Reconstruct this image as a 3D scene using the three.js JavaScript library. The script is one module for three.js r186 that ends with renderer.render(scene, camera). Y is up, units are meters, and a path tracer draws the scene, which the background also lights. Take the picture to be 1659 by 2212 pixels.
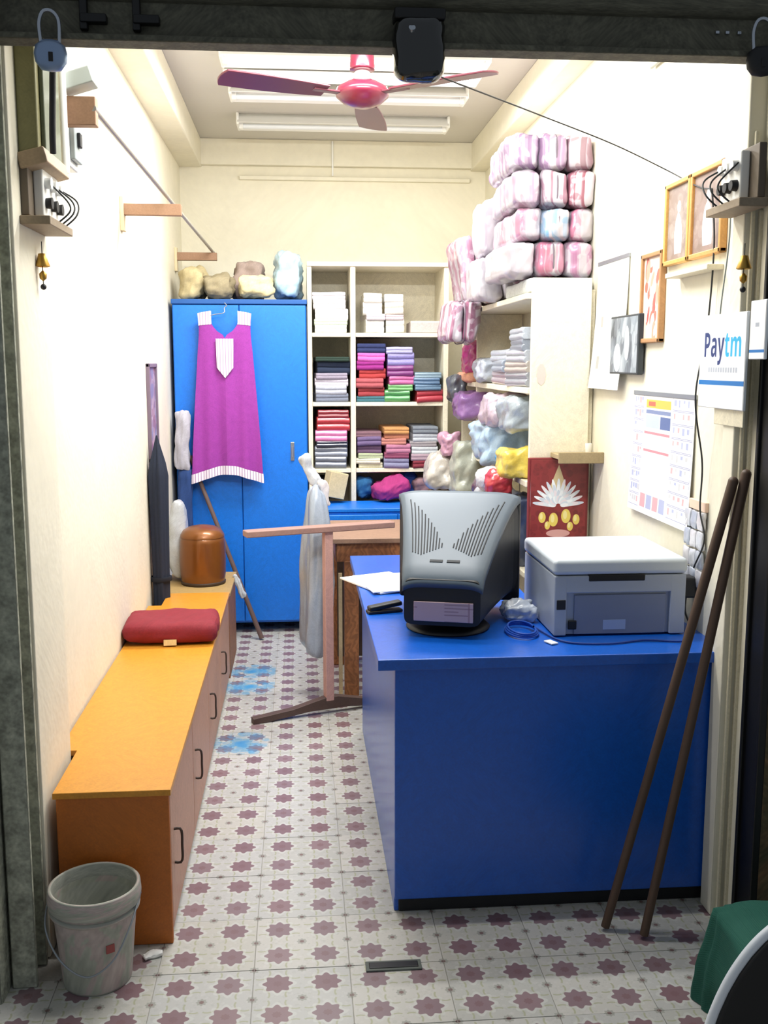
import * as THREE from 'three';
import { RoundedBoxGeometry } from 'three/addons/geometries/RoundedBoxGeometry.js';
import { mergeGeometries, mergeVertices } from 'three/addons/utils/BufferGeometryUtils.js';
import { ImprovedNoise } from 'three/addons/math/ImprovedNoise.js';
import { RectAreaLightUniformsLib } from 'three/addons/lights/RectAreaLightUniformsLib.js';

// ---------------------------------------------------------------- camera, sky, light, exposure
const scene = new THREE.Scene();
const camera = new THREE.PerspectiveCamera(2 * Math.atan(1106 / 2190) * 180 / Math.PI, 1659 / 2212, 0.05, 60);
camera.position.set(0, 1.6, 0);
camera.rotation.order = 'YXZ';
camera.rotation.set(-8.34 * Math.PI / 180, -4.78 * Math.PI / 180, 0);
scene.add(camera);
const renderer = new THREE.WebGLRenderer();
renderer.toneMapping = THREE.LinearToneMapping;
renderer.toneMappingExposure = 1.0;
renderer.shadowMap.enabled = true;
RectAreaLightUniformsLib.init();
const SKY = new THREE.Color().setRGB(0.21, 0.235, 0.26);      // dim evening sky over the street
scene.background = SKY;
const TUBE_LIGHT = 138;                                        // radiance of a lit tube

// ---------------------------------------------------------------- helpers
const R = d => d * Math.PI / 180;
function rng(seed) { let a = seed >>> 0; return () => { a = (a + 0x6D2B79F5) | 0; let t = Math.imul(a ^ (a >>> 15), 1 | a); t = (t + Math.imul(t ^ (t >>> 7), 61 | t)) ^ t; return ((t ^ (t >>> 14)) >>> 0) / 4294967296; }; }
const rand = rng(7);
const perlin = new ImprovedNoise();
const fbm = (x, y, z, o = 4) => { let s = 0, a = 0.5; for (let i = 0; i < o; i++) { s += a * perlin.noise(x, y, z); x *= 2.03; y *= 2.03; z *= 2.03; a *= 0.5; } return s; };
const taken = {};
function numbered(n) { if (!(n in taken)) { taken[n] = 0; return n; } taken[n]++; return n + '_' + String(taken[n]).padStart(3, '0'); }
function thing(name, label, category, [x, y, z] = [0, 0, 0], turn = 0, group) {
  const o = new THREE.Group(); o.name = numbered(name); o.position.set(x, y, z); o.rotation.y = turn;
  o.userData = { label, category }; if (group) o.userData.group = group; scene.add(o); return o;
}
function part(name, geo, mat, parent, label) {
  const g = Array.isArray(geo) ? mergeGeometries(geo.map(q => { const k = q.index ? q.toNonIndexed() : q; for (const a of Object.keys(k.attributes)) if (!['position', 'normal', 'uv'].includes(a)) k.deleteAttribute(a); return k; })) : geo;
  const m = new THREE.Mesh(g, mat); m.name = name; m.castShadow = m.receiveShadow = true; if (label) m.userData.label = label; parent.add(m); return m;
}
function single(name, label, category, geo, mat, group) {
  const m = part(numbered(name), geo, mat, scene); m.userData = { label, category }; if (group) m.userData.group = group; return m;
}
function struct(name, geo, mat) { const m = part(name, geo, mat, scene); m.userData.kind = 'structure'; return m; }
// uv in metres by the way a face points
function uvm(g) {
  const p = g.attributes.position, n = g.attributes.normal, uv = new Float32Array(p.count * 2);
  for (let i = 0; i < p.count; i++) {
    const ax = Math.abs(n.getX(i)), ay = Math.abs(n.getY(i)), az = Math.abs(n.getZ(i));
    let u, v;
    if (ay >= ax && ay >= az) { u = p.getX(i); v = p.getZ(i); } else if (ax >= az) { u = p.getZ(i); v = p.getY(i); } else { u = p.getX(i); v = p.getY(i); }
    uv[2 * i] = u; uv[2 * i + 1] = v;
  }
  g.setAttribute('uv', new THREE.BufferAttribute(uv, 2)); return g;
}
// box given by its limits, with softened edges
function bx(x0, x1, y0, y1, z0, z1, r = 0.004) {
  const w = x1 - x0, h = y1 - y0, d = z1 - z0;
  const g = r > 0 ? new RoundedBoxGeometry(w, h, d, 2, Math.min(r, w / 2.1, h / 2.1, d / 2.1)) : new THREE.BoxGeometry(w, h, d);
  g.translate((x0 + x1) / 2, (y0 + y1) / 2, (z0 + z1) / 2); return uvm(g);
}
const V = (x, y, z) => new THREE.Vector3(x, y, z);
function tube(pts, r, seg = 40, rad = 8) { return new THREE.TubeGeometry(new THREE.CatmullRomCurve3(pts.map(p => V(...p))), seg, r, rad, false); }
function rod(a, b, r0, r1 = r0, rad = 14) {
  const A = V(...a), B = V(...b), d = B.clone().sub(A), g = new THREE.CylinderGeometry(r1, r0, d.length(), rad);
  g.applyQuaternion(new THREE.Quaternion().setFromUnitVectors(V(0, 1, 0), d.clone().normalize())); g.translate((A.x + B.x) / 2, (A.y + B.y) / 2, (A.z + B.z) / 2); return g;
}
function lathe(pts, seg = 40) { return new THREE.LatheGeometry(pts.map(p => new THREE.Vector2(p[0], p[1])), seg); }
// lumpy rounded body: bags, bundles, cushions
function soft(w, h, d, { r = 0.03, amp = 0.01, freq = 6, seed = 0, seg = 14, pinch = 0, stretch = [1, 1, 1] } = {}) {
  let g = new THREE.BoxGeometry(w, h, d, seg, seg, seg); g.deleteAttribute('uv'); g.deleteAttribute('normal'); g = mergeVertices(g, 1e-5);
  const p = g.attributes.position, rr = Math.min(r, w / 2, h / 2, d / 2), hx = w / 2 - rr, hy = h / 2 - rr, hz = d / 2 - rr;
  const q = V(), inn = V(), dir = V();
  for (let i = 0; i < p.count; i++) {
    q.fromBufferAttribute(p, i);
    inn.set(Math.max(-hx, Math.min(hx, q.x)), Math.max(-hy, Math.min(hy, q.y)), Math.max(-hz, Math.min(hz, q.z)));
    dir.copy(q).sub(inn); if (dir.lengthSq() < 1e-12) dir.copy(q); dir.normalize(); q.copy(inn).addScaledVector(dir, rr);
    const n = fbm(q.x * freq * stretch[0] + seed * 3.1, q.y * freq * stretch[1] + seed, q.z * freq * stretch[2] - seed * 1.7);
    q.addScaledVector(dir, amp * 2 * n);
    if (pinch) { const t = (q.y / h + 0.5); const k = 1 - pinch * Math.pow(Math.max(0, t), 3); q.x *= k; q.z *= k; }
    p.setXYZ(i, q.x, q.y, q.z);
  }
  g.computeVertexNormals();
  const uv = new Float32Array(p.count * 2);
  for (let i = 0; i < p.count; i++) { uv[2 * i] = p.getX(i) + 0.7 * p.getZ(i); uv[2 * i + 1] = p.getY(i) + 0.3 * p.getZ(i); }
  g.setAttribute('uv', new THREE.BufferAttribute(uv, 2)); return g;
}
const mv = (g, x, y, z, ry = 0, rx = 0, rz = 0) => { if (rx) g.rotateX(rx); if (rz) g.rotateZ(rz); if (ry) g.rotateY(ry); g.translate(x, y, z); return g; };

// ---------------------------------------------------------------- textures
function canvasTex(w, h, draw, rx = 1, ry = 1) {
  const c = document.createElement('canvas'); c.width = w; c.height = h; draw(c.getContext('2d'), w, h);
  const t = new THREE.CanvasTexture(c); t.colorSpace = THREE.SRGBColorSpace; t.wrapS = t.wrapT = THREE.RepeatWrapping; t.repeat.set(rx, ry); t.magFilter = THREE.LinearFilter; return t;
}
function dataTex(n, fn, srgb, rep = 1) {
  const a = new Uint8Array(n * n * 4);
  for (let j = 0; j < n; j++) for (let i = 0; i < n; i++) { const c = fn(i / n, j / n), k = 4 * (j * n + i); a[k] = c[0]; a[k + 1] = c[1]; a[k + 2] = c[2]; a[k + 3] = 255; }
  const t = new THREE.DataTexture(a, n, n); t.wrapS = t.wrapT = THREE.RepeatWrapping; t.magFilter = THREE.LinearFilter; t.minFilter = THREE.LinearFilter; if (srgb) t.colorSpace = THREE.SRGBColorSpace; t.repeat.set(rep, rep); t.needsUpdate = true; return t;
}
const cl = v => Math.max(0, Math.min(255, v));
const per = (u, v, f, s) => { // noise that tiles
  const a = 2 * Math.PI * u, b = 2 * Math.PI * v; return fbm(Math.cos(a) * f + s, Math.sin(a) * f + Math.cos(b) * f, Math.sin(b) * f - s, 4);
};
const wallTone = dataTex(256, (u, v) => { const n = per(u, v, 1.6, 3), f = per(u, v, 9, 8); const k = 1 + 0.035 * n + 0.025 * f; return [cl(238 * k), cl(232 * k), cl(212 * k)]; }, true, 0.5);
const wallBump = dataTex(256, (u, v) => { const c = cl(128 + 110 * per(u, v, 8, 5)); return [c, c, c]; }, false, 0.9);
const clothBump = dataTex(128, (u, v) => { const c = cl(128 + 60 * Math.sin(u * 2 * Math.PI * 32) * Math.sin(v * 2 * Math.PI * 32) + 60 * per(u, v, 4, 2)); return [c, c, c]; }, false, 6);
const woodTex = dataTex(256, (u, v) => { const n = per(u, v, 1.2, 4), g = Math.sin((u * 14 + n * 2.4) * 2 * Math.PI); const k = 1 + 0.10 * g + 0.14 * n; return [cl(150 * k), cl(98 * k), cl(60 * k)]; }, true, 2.5);
const grime = dataTex(256, (u, v) => { const n = per(u, v, 2.2, 9), f = per(u, v, 10, 1); const k = 1 + 0.45 * n + 0.3 * f; return [cl(160 * k), cl(162 * k), cl(146 * k)]; }, true, 1.7);
const rustTex = dataTex(256, (u, v) => { const n = per(u, v, 2.0, 19), f = per(u, v, 9, 11); const k = 1 + 0.4 * n + 0.35 * f; return [cl(118 * k + 40 * n), cl(98 * k), cl(70 * k)]; }, true, 1.5);
const shutTex = dataTex(256, (u, v) => { const n = per(u, v, 2.6, 29), f = per(u, v, 11, 21); const k = 1 + 0.4 * n + 0.35 * f; return [cl(92 * k), cl(90 * k), cl(76 * k)]; }, true, 2);
const speckle = dataTex(256, (u, v) => { const c = cl(240 + 26 * per(u, v, 14, 6) + 18 * per(u, v, 3, 2)); return [c, c, c]; }, true, 2);

function mat(hex, rough = 0.7, o = {}) { return new THREE.MeshStandardMaterial({ color: hex, roughness: rough, ...o }); }
const phys = (hex, rough, o = {}) => new THREE.MeshPhysicalMaterial({ color: hex, roughness: rough, ...o });
const cacheC = {};
function cloth(hex) { return cacheC[hex] || (cacheC[hex] = mat(hex, 0.85, { bumpMap: clothBump, bumpScale: 0.0015, map: speckle })); }
const cacheP = {};
function poly(hex) { return cacheP[hex] || (cacheP[hex] = phys(hex, 0.42, { clearcoat: 0.8, clearcoatRoughness: 0.18, map: speckle })); }
const M = {
  wall: mat(0xffffff, 0.8, { map: wallTone, bumpMap: wallBump, bumpScale: 0.002 }),
  ceiling: mat(0xd2cec6, 0.9, { bumpMap: wallBump, bumpScale: 0.002 }),
  cream: mat(0xefe6cb, 0.55, { map: speckle }),
  shelfCream: mat(0xf4ecd4, 0.5, { map: speckle }),
  white: mat(0xf2f2ee, 0.45),
  blue: phys(0x0e7cec, 0.42, { map: speckle, clearcoat: 0.15, clearcoatRoughness: 0.4 }),
  counterBlue: phys(0x0960d0, 0.32, { map: speckle, clearcoat: 0.4, clearcoatRoughness: 0.25 }),
  yellow: phys(0xe39c34, 0.38, { map: speckle }),
  orange: phys(0xcc7226, 0.45, { map: speckle }),
  doorTan: phys(0xd3a085, 0.5, { map: speckle }),
  wood: mat(0xffffff, 0.55, { map: woodTex }),
  pinkWood: mat(0xd2a49b, 0.6, { map: speckle }),
  darkWood: mat(0x4a3a30, 0.6, { map: speckle }),
  stick: mat(0x5a4436, 0.55, { map: speckle }),
  black: mat(0x0c0c0e, 0.5),
  gloss: phys(0x08080a, 0.12, { clearcoat: 1 }),
  charcoal: mat(0x15161a, 0.55),
  steel: mat(0xb8bec8, 0.28, { metalness: 0.9 }),
  greySteel: mat(0x9aa0a6, 0.4, { metalness: 0.6 }),
  grime: mat(0xffffff, 0.9, { map: grime, bumpMap: wallBump, bumpScale: 0.004 }),
  rust: mat(0xffffff, 0.9, { map: rustTex, bumpMap: wallBump, bumpScale: 0.004 }),
  shutter: mat(0xffffff, 0.7, { map: shutTex, metalness: 0.2 }),
  maroon: phys(0x7a2038, 0.3, { clearcoat: 0.6, clearcoatRoughness: 0.2 }),
  bladeRed: mat(0x5e2734, 0.35),
  brass: mat(0xb08a3c, 0.35, { metalness: 0.7 }),
  wire: mat(0x2a2c2e, 0.6),
  paper: mat(0xf6f5f0, 0.8),
};

// ---------------------------------------------------------------- the room: floor, walls, ceiling
const WL = -0.735, WR = 1.225, ZB = -6.75, ZF = -2.56, CY = 3.0;
const floorBase = struct('floor', bx(-2.6, 3.0, -0.16, -0.003, ZB - 0.2, -0.7, 0), mat(0xbdbab3, 0.9, { map: speckle }));
{
  // patterned cement tiles, ten inches, four star blooms to a tile; a few splashes of blue paint
  const S = 0.254, x0 = -0.1365, z0 = -2.515;
  const bloom = (g, x, y, r, col) => { g.fillStyle = col; g.beginPath(); for (let k = 0; k <= 64; k++) { const a = k / 64 * 2 * Math.PI, q = r * (0.86 + 0.12 * Math.cos(8 * a)); g[k ? 'lineTo' : 'moveTo'](x + q * Math.cos(a), y + q * Math.sin(a)); } g.fill(); };
  function tileTex(seed, splash) {
    return canvasTex(256, 256, (g, w) => {
      const q = rng(seed);
      g.fillStyle = ['#c1bfba', '#bcbbb7', '#c4c1ba', '#b9b8b2', '#bfbcb3'][seed % 5]; g.fillRect(0, 0, w, w);
      for (let k = 0; k < 500; k++) { g.fillStyle = q() < 0.5 ? 'rgba(160,158,150,0.16)' : 'rgba(208,207,203,0.2)'; const r = 1 + 7 * q() * q(); g.beginPath(); g.arc(q() * w, q() * w, r, 0, 7); g.fill(); }
      for (const cx of [64, 192]) for (const cy of [64, 192]) {
        g.strokeStyle = 'rgba(158,160,122,0.6)'; g.lineWidth = 5;
        for (let k = 0; k < 4; k++) { const a = k * Math.PI / 2 + Math.PI / 4; g.beginPath(); g.arc(cx + 66 * Math.cos(a), cy + 66 * Math.sin(a), 26, a + 1.9, a + 4.4); g.stroke(); }
        bloom(g, cx, cy, 52, 'rgba(204,203,199,0.6)');
        bloom(g, cx, cy, 41, ['#8b7074', '#887176', '#83696e', '#8e767a', '#82666b'][Math.floor(q() * 5)]);
        bloom(g, cx, cy, 13, 'rgba(120,86,90,0.5)');
      }
      for (const [cx, cy] of [[0, 0], [128, 0], [256, 0], [0, 128], [128, 128], [256, 128], [0, 256], [128, 256], [256, 256]]) { bloom(g, cx, cy, 15, 'rgba(150,150,140,0.75)'); bloom(g, cx, cy, 7, 'rgba(116,86,84,0.8)'); }
      if (splash) for (let k = 0; k < 110; k++) { g.fillStyle = 'rgba(70,150,205,' + (0.12 + 0.16 * q()) + ')'; const a = q() * 7, d = 115 * q(); g.beginPath(); g.ellipse(128 + d * 1.1 * Math.cos(a), 128 + d * Math.sin(a), 10 + 26 * q(), 8 + 20 * q(), q() * 3, 0, 7); g.fill(); }
    });
  }
  const mats = [11, 12, 13, 14, 15].map(s => mat(0xffffff, 0.42, { map: tileTex(s, false) }));
  const blueMats = [21, 22].map(s => mat(0xffffff, 0.42, { map: tileTex(s, true) }));
  const g = new RoundedBoxGeometry(S - 0.0016, 0.012, S - 0.0016, 1, 0.001);
  { const p = g.attributes.position, uv = g.attributes.uv; for (let i = 0; i < p.count; i++) uv.setXY(i, p.getX(i) / S + 0.5, p.getZ(i) / S + 0.5); }
  const q = rng(5); let n = 0;
  for (let r = -5; r < 16; r++) for (let c = -6; c < 8; c++) {
    const x = x0 + S * (c + 0.5), z = z0 - S * (r + 0.5);
    if (r >= 0 && (x < WL + 0.1 || x > WR + 0.05)) continue;
    if (r >= 2 && x > 0.5 && z < -3) continue;                    // under the counter and furniture
    if (r >= 1 && x < -0.5) continue;
    if (r < 0 && (x < -1.1 || x > 1.45)) continue;
    const bl = (Math.abs(x + 0.16) < 0.14 && Math.abs(z + 5.06) < 0.14) ? 0 : (Math.abs(x + 0.28) < 0.14 && Math.abs(z + 4.05) < 0.13) ? 1 : -1;
    const t = part(numbered('tile'), g, bl >= 0 ? blueMats[bl] : mats[Math.floor(q() * 5)], floorBase);
    t.position.set(x, -0.006 + 0.0012 * (q() - 0.5), z); t.rotation.y = Math.floor(q() * 4) * Math.PI / 2; n++;
  }
}
struct('wall_left', bx(WL - 0.15, WL, -0.02, CY + 0.1, ZB - 0.15, ZF - 0.05, 0), M.wall);
struct('wall_right', bx(WR, WR + 0.15, -0.02, CY + 0.1, ZB - 0.15, ZF - 0.05, 0), M.wall);
struct('wall_back', bx(WL - 0.15, WR + 0.15, -0.02, CY + 0.1, ZB - 0.15, ZB, 0), M.wall);
struct('ceiling', bx(WL - 0.15, WR + 0.15, CY, CY + 0.12, ZB - 0.15, ZF + 0.1, 0), M.ceiling);
struct('wall_front', bx(-1.7, 2.2, 2.62, 3.5, -2.72, -2.60, 0), M.grime);
struct('trim_1', bx(WL - 0.01, -0.595, 2.83, CY, ZB, -2.72, 0.006), M.wall);          // beam along the left wall
struct('trim_2', bx(1.125, WR + 0.01, 2.83, CY, ZB, -2.72, 0.006), M.wall);           // beam along the right wall
struct('trim_3', bx(-0.6, 1.13, 2.84, CY, ZB, ZB + 0.05, 0.006), M.wall);             // beam over the back wall
struct('trim_4', bx(-0.36, 1.12, 2.755, 2.78, ZB - 0.01, ZB + 0.03, 0.004), M.wall);  // ledge line on the back wall
// piers each side of the opening
struct('trim_5', bx(WL - 0.02, -0.69, 0, 2.75, -2.96, -2.62, 0.006), M.wall);
struct('trim_6', bx(1.18, WR + 0.1, 0, 2.75, -2.75, -2.675, 0.006), M.wall);
struct('trim_7', [bx(1.215, 1.228, 0, 2.0, -2.672, -2.66, 0.003), bx(1.195, 1.205, 0, 2.2, -2.675, -2.664, 0.003)], M.cream);
// street side pillars
struct('wall_outer_left', bx(-1.7, -0.762, -0.02, 3.5, -2.72, -2.42, 0.01), M.grime);
struct('wall_outer_right', bx(1.234, 2.2, -0.02, 3.5, -2.72, -2.60, 0.01), M.rust);

// ---------------------------------------------------------------- rolling shutter and what hangs from it
{
  const t = thing('rolling_shutter', 'rolled-up dark metal shutter with a broad bottom bar over the shop opening', 'shutter', [0, 0, 0]);
  part('bottom_bar', [bx(-0.72, 1.21, 2.335, 2.43, -2.555, -2.535), bx(-0.72, 1.21, 2.33, 2.345, -2.555, -2.49)], M.shutter, t);
  for (let k = 0; k < 3; k++) part('slat', mv(new THREE.CylinderGeometry(0.036, 0.036, 1.93, 14, 1, false), 0.245, 2.462 + 0.068 * k, -2.545, 0, 0, Math.PI / 2), M.shutter, t);
  for (const x of [-0.48, -0.36]) part('lock_hasp', [bx(x - 0.01, x + 0.05, 2.375, 2.395, -2.535, -2.51), bx(x - 0.012, x + 0.006, 2.36, 2.43, -2.535, -2.515)], M.black, t);
  part('rivet_plate', [bx(1.02, 1.03, 2.392, 2.4, -2.534, -2.528, 0.002), bx(1.045, 1.055, 2.392, 2.4, -2.534, -2.528, 0.002), bx(1.075, 1.085, 2.392, 2.4, -2.534, -2.528, 0.002)], M.steel, t);
  for (const [x0, x1, nm, m] of [[-0.756, -0.692, 'left', M.grime], [1.207, 1.228, 'right', M.black]]) {
    const c = thing('shutter_guide', nm === 'left' ? 'weathered grey metal shutter guide channel beside the orange-ended bench' : 'black metal shutter guide channel behind the leaning sticks', 'guide rail', [0, 0, 0]);
    part('channel', [bx(x0, x1, 0, 2.62, -2.50, -2.485), bx(x0, x1, 0, 2.62, -2.60, -2.585), nm === 'left' ? bx(x0, x0 + 0.012, 0, 2.62, -2.60, -2.485) : bx(x1 - 0.012, x1, 0, 2.62, -2.60, -2.485)], m, c);
  }
}
function padlock(label, x, y, z, m, turn) {
  const t = thing('padlock', label, 'padlock', [x, y, z], turn);
  part('body', mv(lathe([[0, -0.038], [0.022, -0.034], [0.034, -0.018], [0.037, 0], [0.033, 0.018], [0.018, 0.03], [0, 0.032]], 28), 0, 0, 0).scale(1, 1, 0.55), m, t);
  part('shackle', tube([[-0.02, 0.02, 0], [-0.022, 0.07, 0], [-0.012, 0.092, 0], [0.004, 0.094, 0], [0.018, 0.08, 0], [0.02, 0.02, 0]], 0.0045, 30, 8), M.steel, t);
  part('keyhole', bx(-0.005, 0.005, -0.02, 0.0, 0.018, 0.022, 0.001), M.black, t);
}
padlock('round blue-grey steel padlock hanging open from the shutter bar', -0.55, 2.292, -2.475, mat(0x8ea3c4, 0.3, { metalness: 0.5 }), 0.2);
padlock('round dark padlock at the shutter end above the switchboard with round sockets', 1.115, 2.318, -2.475, M.charcoal, -0.2);
{
  const t = thing('shutter_lock', 'glossy black rounded lock case hanging at mid shutter bar beside the fan', 'lock', [0.291, 2.33, -2.50]);
  part('case', mv(soft(0.118, 0.15, 0.07, { r: 0.034, amp: 0.006, freq: 12, seed: 4, seg: 12, pinch: -0.12 }), 0, 0, 0), M.gloss, t);
  part('hasp', bx(-0.06, 0.06, 0.06, 0.085, -0.03, 0.03, 0.006), M.black, t);
  part('keyhole_plate', mv(new THREE.CylinderGeometry(0.008, 0.008, 0.008, 16), -0.02, 0.035, 0.036, 0, Math.PI / 2 - 0.5), M.steel, t, 'small shiny steel keyhole plate');
}

// ---------------------------------------------------------------- ceiling tube lights
function tubeFixture(z, lit, label, y = CY, tilt = 0) {
  const t = thing('tube_light', label, 'tube light', [0.275, y, z], 0, 'tube lights across the shop'); t.rotation.x = tilt;
  const L = 1.2;
  const sh = new THREE.Shape(); sh.moveTo(-0.105, -0.058); sh.lineTo(-0.1, -0.06); sh.lineTo(-0.035, -0.026); sh.lineTo(0.035, -0.026); sh.lineTo(0.1, -0.06); sh.lineTo(0.105, -0.058); sh.lineTo(0.045, 0); sh.lineTo(-0.045, 0); sh.closePath();
  const g = new THREE.ExtrudeGeometry(sh, { depth: L, bevelEnabled: false }); g.rotateY(Math.PI / 2); g.translate(-L / 2, 0, 0);
  part('reflector', g, M.white, t);
  for (const s of [-1, 1]) part('end_cap', bx(s * (L / 2) - 0.008, s * (L / 2) + 0.008, -0.066, 0, -0.09, 0.09, 0.006), M.white, t);
  for (const s of [-1, 1]) part('tube_holder', bx(s * 0.585 - 0.012, s * 0.585 + 0.012, -0.075, -0.02, -0.018, 0.018, 0.004), M.white, t);
  part('tube', mv(new THREE.CylinderGeometry(0.014, 0.014, 1.15, 16), 0, -0.058, 0, 0, 0, Math.PI / 2), lit ? mat(0xffffff, 0.5, { emissive: 0xf6fbff, emissiveIntensity: 6 }) : mat(0xe6eaee, 0.35), t);
  if (lit) {
    const l = new THREE.RectAreaLight(new THREE.Color().setRGB(0.99, 0.99, 0.965), TUBE_LIGHT, 1.15, 0.06); l.position.set(0.275, y - 0.078 * Math.cos(tilt), z - 0.078 * Math.sin(tilt)); l.rotation.x = tilt - Math.PI / 2; l.castShadow = true; scene.add(l);
  }
}
tubeFixture(-2.765, true, 'lit white tube light fixed inside the front wall above the shutter', 2.72, R(58));
tubeFixture(-3.6, true, 'lit white tube light on the ceiling between fan and shutter');
tubeFixture(-4.83, true, 'lit white tube light on the ceiling, first one behind the fan');
tubeFixture(-5.07, true, 'lit white tube light on the ceiling close behind another lit one');
tubeFixture(-5.45, false, 'unlit white tube light on the ceiling between lit tubes and another unlit one');
tubeFixture(-6.1, false, 'unlit white tube light on the ceiling nearest the back wall');

// ---------------------------------------------------------------- ceiling fan
{
  const t = thing('ceiling_fan', 'maroon three-bladed ceiling fan with a domed motor hub', 'fan', [0.251, 2.6, -3.98]);
  part('motor', lathe([[0, -0.052], [0.03, -0.05], [0.07, -0.036], [0.098, -0.012], [0.102, 0.004], [0.094, 0.02], [0.06, 0.04], [0.034, 0.05], [0, 0.052]], 48), M.maroon, t);
  part('collar', lathe([[0, 0.045], [0.036, 0.048], [0.034, 0.068], [0.026, 0.08], [0, 0.082]], 32), M.white, t, 'off-white collar over the motor');
  part('cup', lathe([[0, 0.075], [0.046, 0.082], [0.048, 0.09], [0.042, 0.16], [0.016, 0.18], [0, 0.18]], 32), M.maroon, t);
  part('down_rod', rod([0, 0.15, 0], [0, 0.4, 0], 0.012), M.maroon, t);
  part('canopy', lathe([[0.012, 0.3], [0.05, 0.34], [0.055, 0.398], [0, 0.4]], 32), M.maroon, t);
  for (const a of [38, 158, -82]) {
    const s = new THREE.Shape(); s.moveTo(0.15, -0.045); s.quadraticCurveTo(0.35, -0.072, 0.54, -0.062); s.quadraticCurveTo(0.57, 0, 0.54, 0.055); s.quadraticCurveTo(0.35, 0.06, 0.15, 0.04); s.closePath();
    const g = new THREE.ExtrudeGeometry(s, { depth: 0.004, bevelEnabled: true, bevelSize: 0.002, bevelThickness: 0.002, bevelSegments: 1 }); g.rotateX(-Math.PI / 2 + 0.16);
    const b = part('blade', g, M.bladeRed, t); b.rotation.y = -R(a); b.position.y = -0.006;
    const ir = part('blade_iron', bx(0.07, 0.2, -0.004, 0.004, -0.018, 0.018, 0.003), M.bladeRed, b);
  }
}

// ---------------------------------------------------------------- blue counter
{
  const CT = 0.78, t = thing('shop_counter', 'glossy deep blue shop counter carrying the monitor and printer', 'counter', [0, 0, 0]);
  const s = new THREE.Shape(); s.moveTo(0.215, 2.735); s.lineTo(1.178, 2.735); s.lineTo(1.178, 2.755); s.lineTo(1.222, 2.755); s.lineTo(1.222, 3.42); s.lineTo(0.80, 3.42); s.lineTo(0.80, 4.29); s.lineTo(0.215, 4.29); s.closePath();
  const g = new THREE.ExtrudeGeometry(s, { depth: 0.026, bevelEnabled: true, bevelSize: 0.003, bevelThickness: 0.003, bevelSegments: 2 }); g.rotateX(-Math.PI / 2); g.translate(0, CT - 0.029, 0);
  part('worktop', uvm(g), M.counterBlue, t);
  part('front_panel', bx(0.262, 1.215, 0.045, 0.752, -2.78, -2.76), M.counterBlue, t);
  part('plinth', bx(0.275, 1.215, 0, 0.05, -2.80, -2.775), M.charcoal, t);
  part('side_panel', bx(0.262, 0.282, 0, 0.752, -4.27, -2.78), M.counterBlue, t);
  part('back_panel', bx(0.282, 0.78, 0, 0.752, -4.27, -4.25), M.counterBlue, t);
  part('end_panel', bx(1.195, 1.215, 0, 0.752, -3.40, -2.78), M.counterBlue, t);
  for (let k = 0; k < 2; k++) part('shelf', bx(0.282, 0.78, 0.3 + k * 0.22, 0.318 + k * 0.22, -4.25, -2.8), M.counterBlue, t);
}

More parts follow.
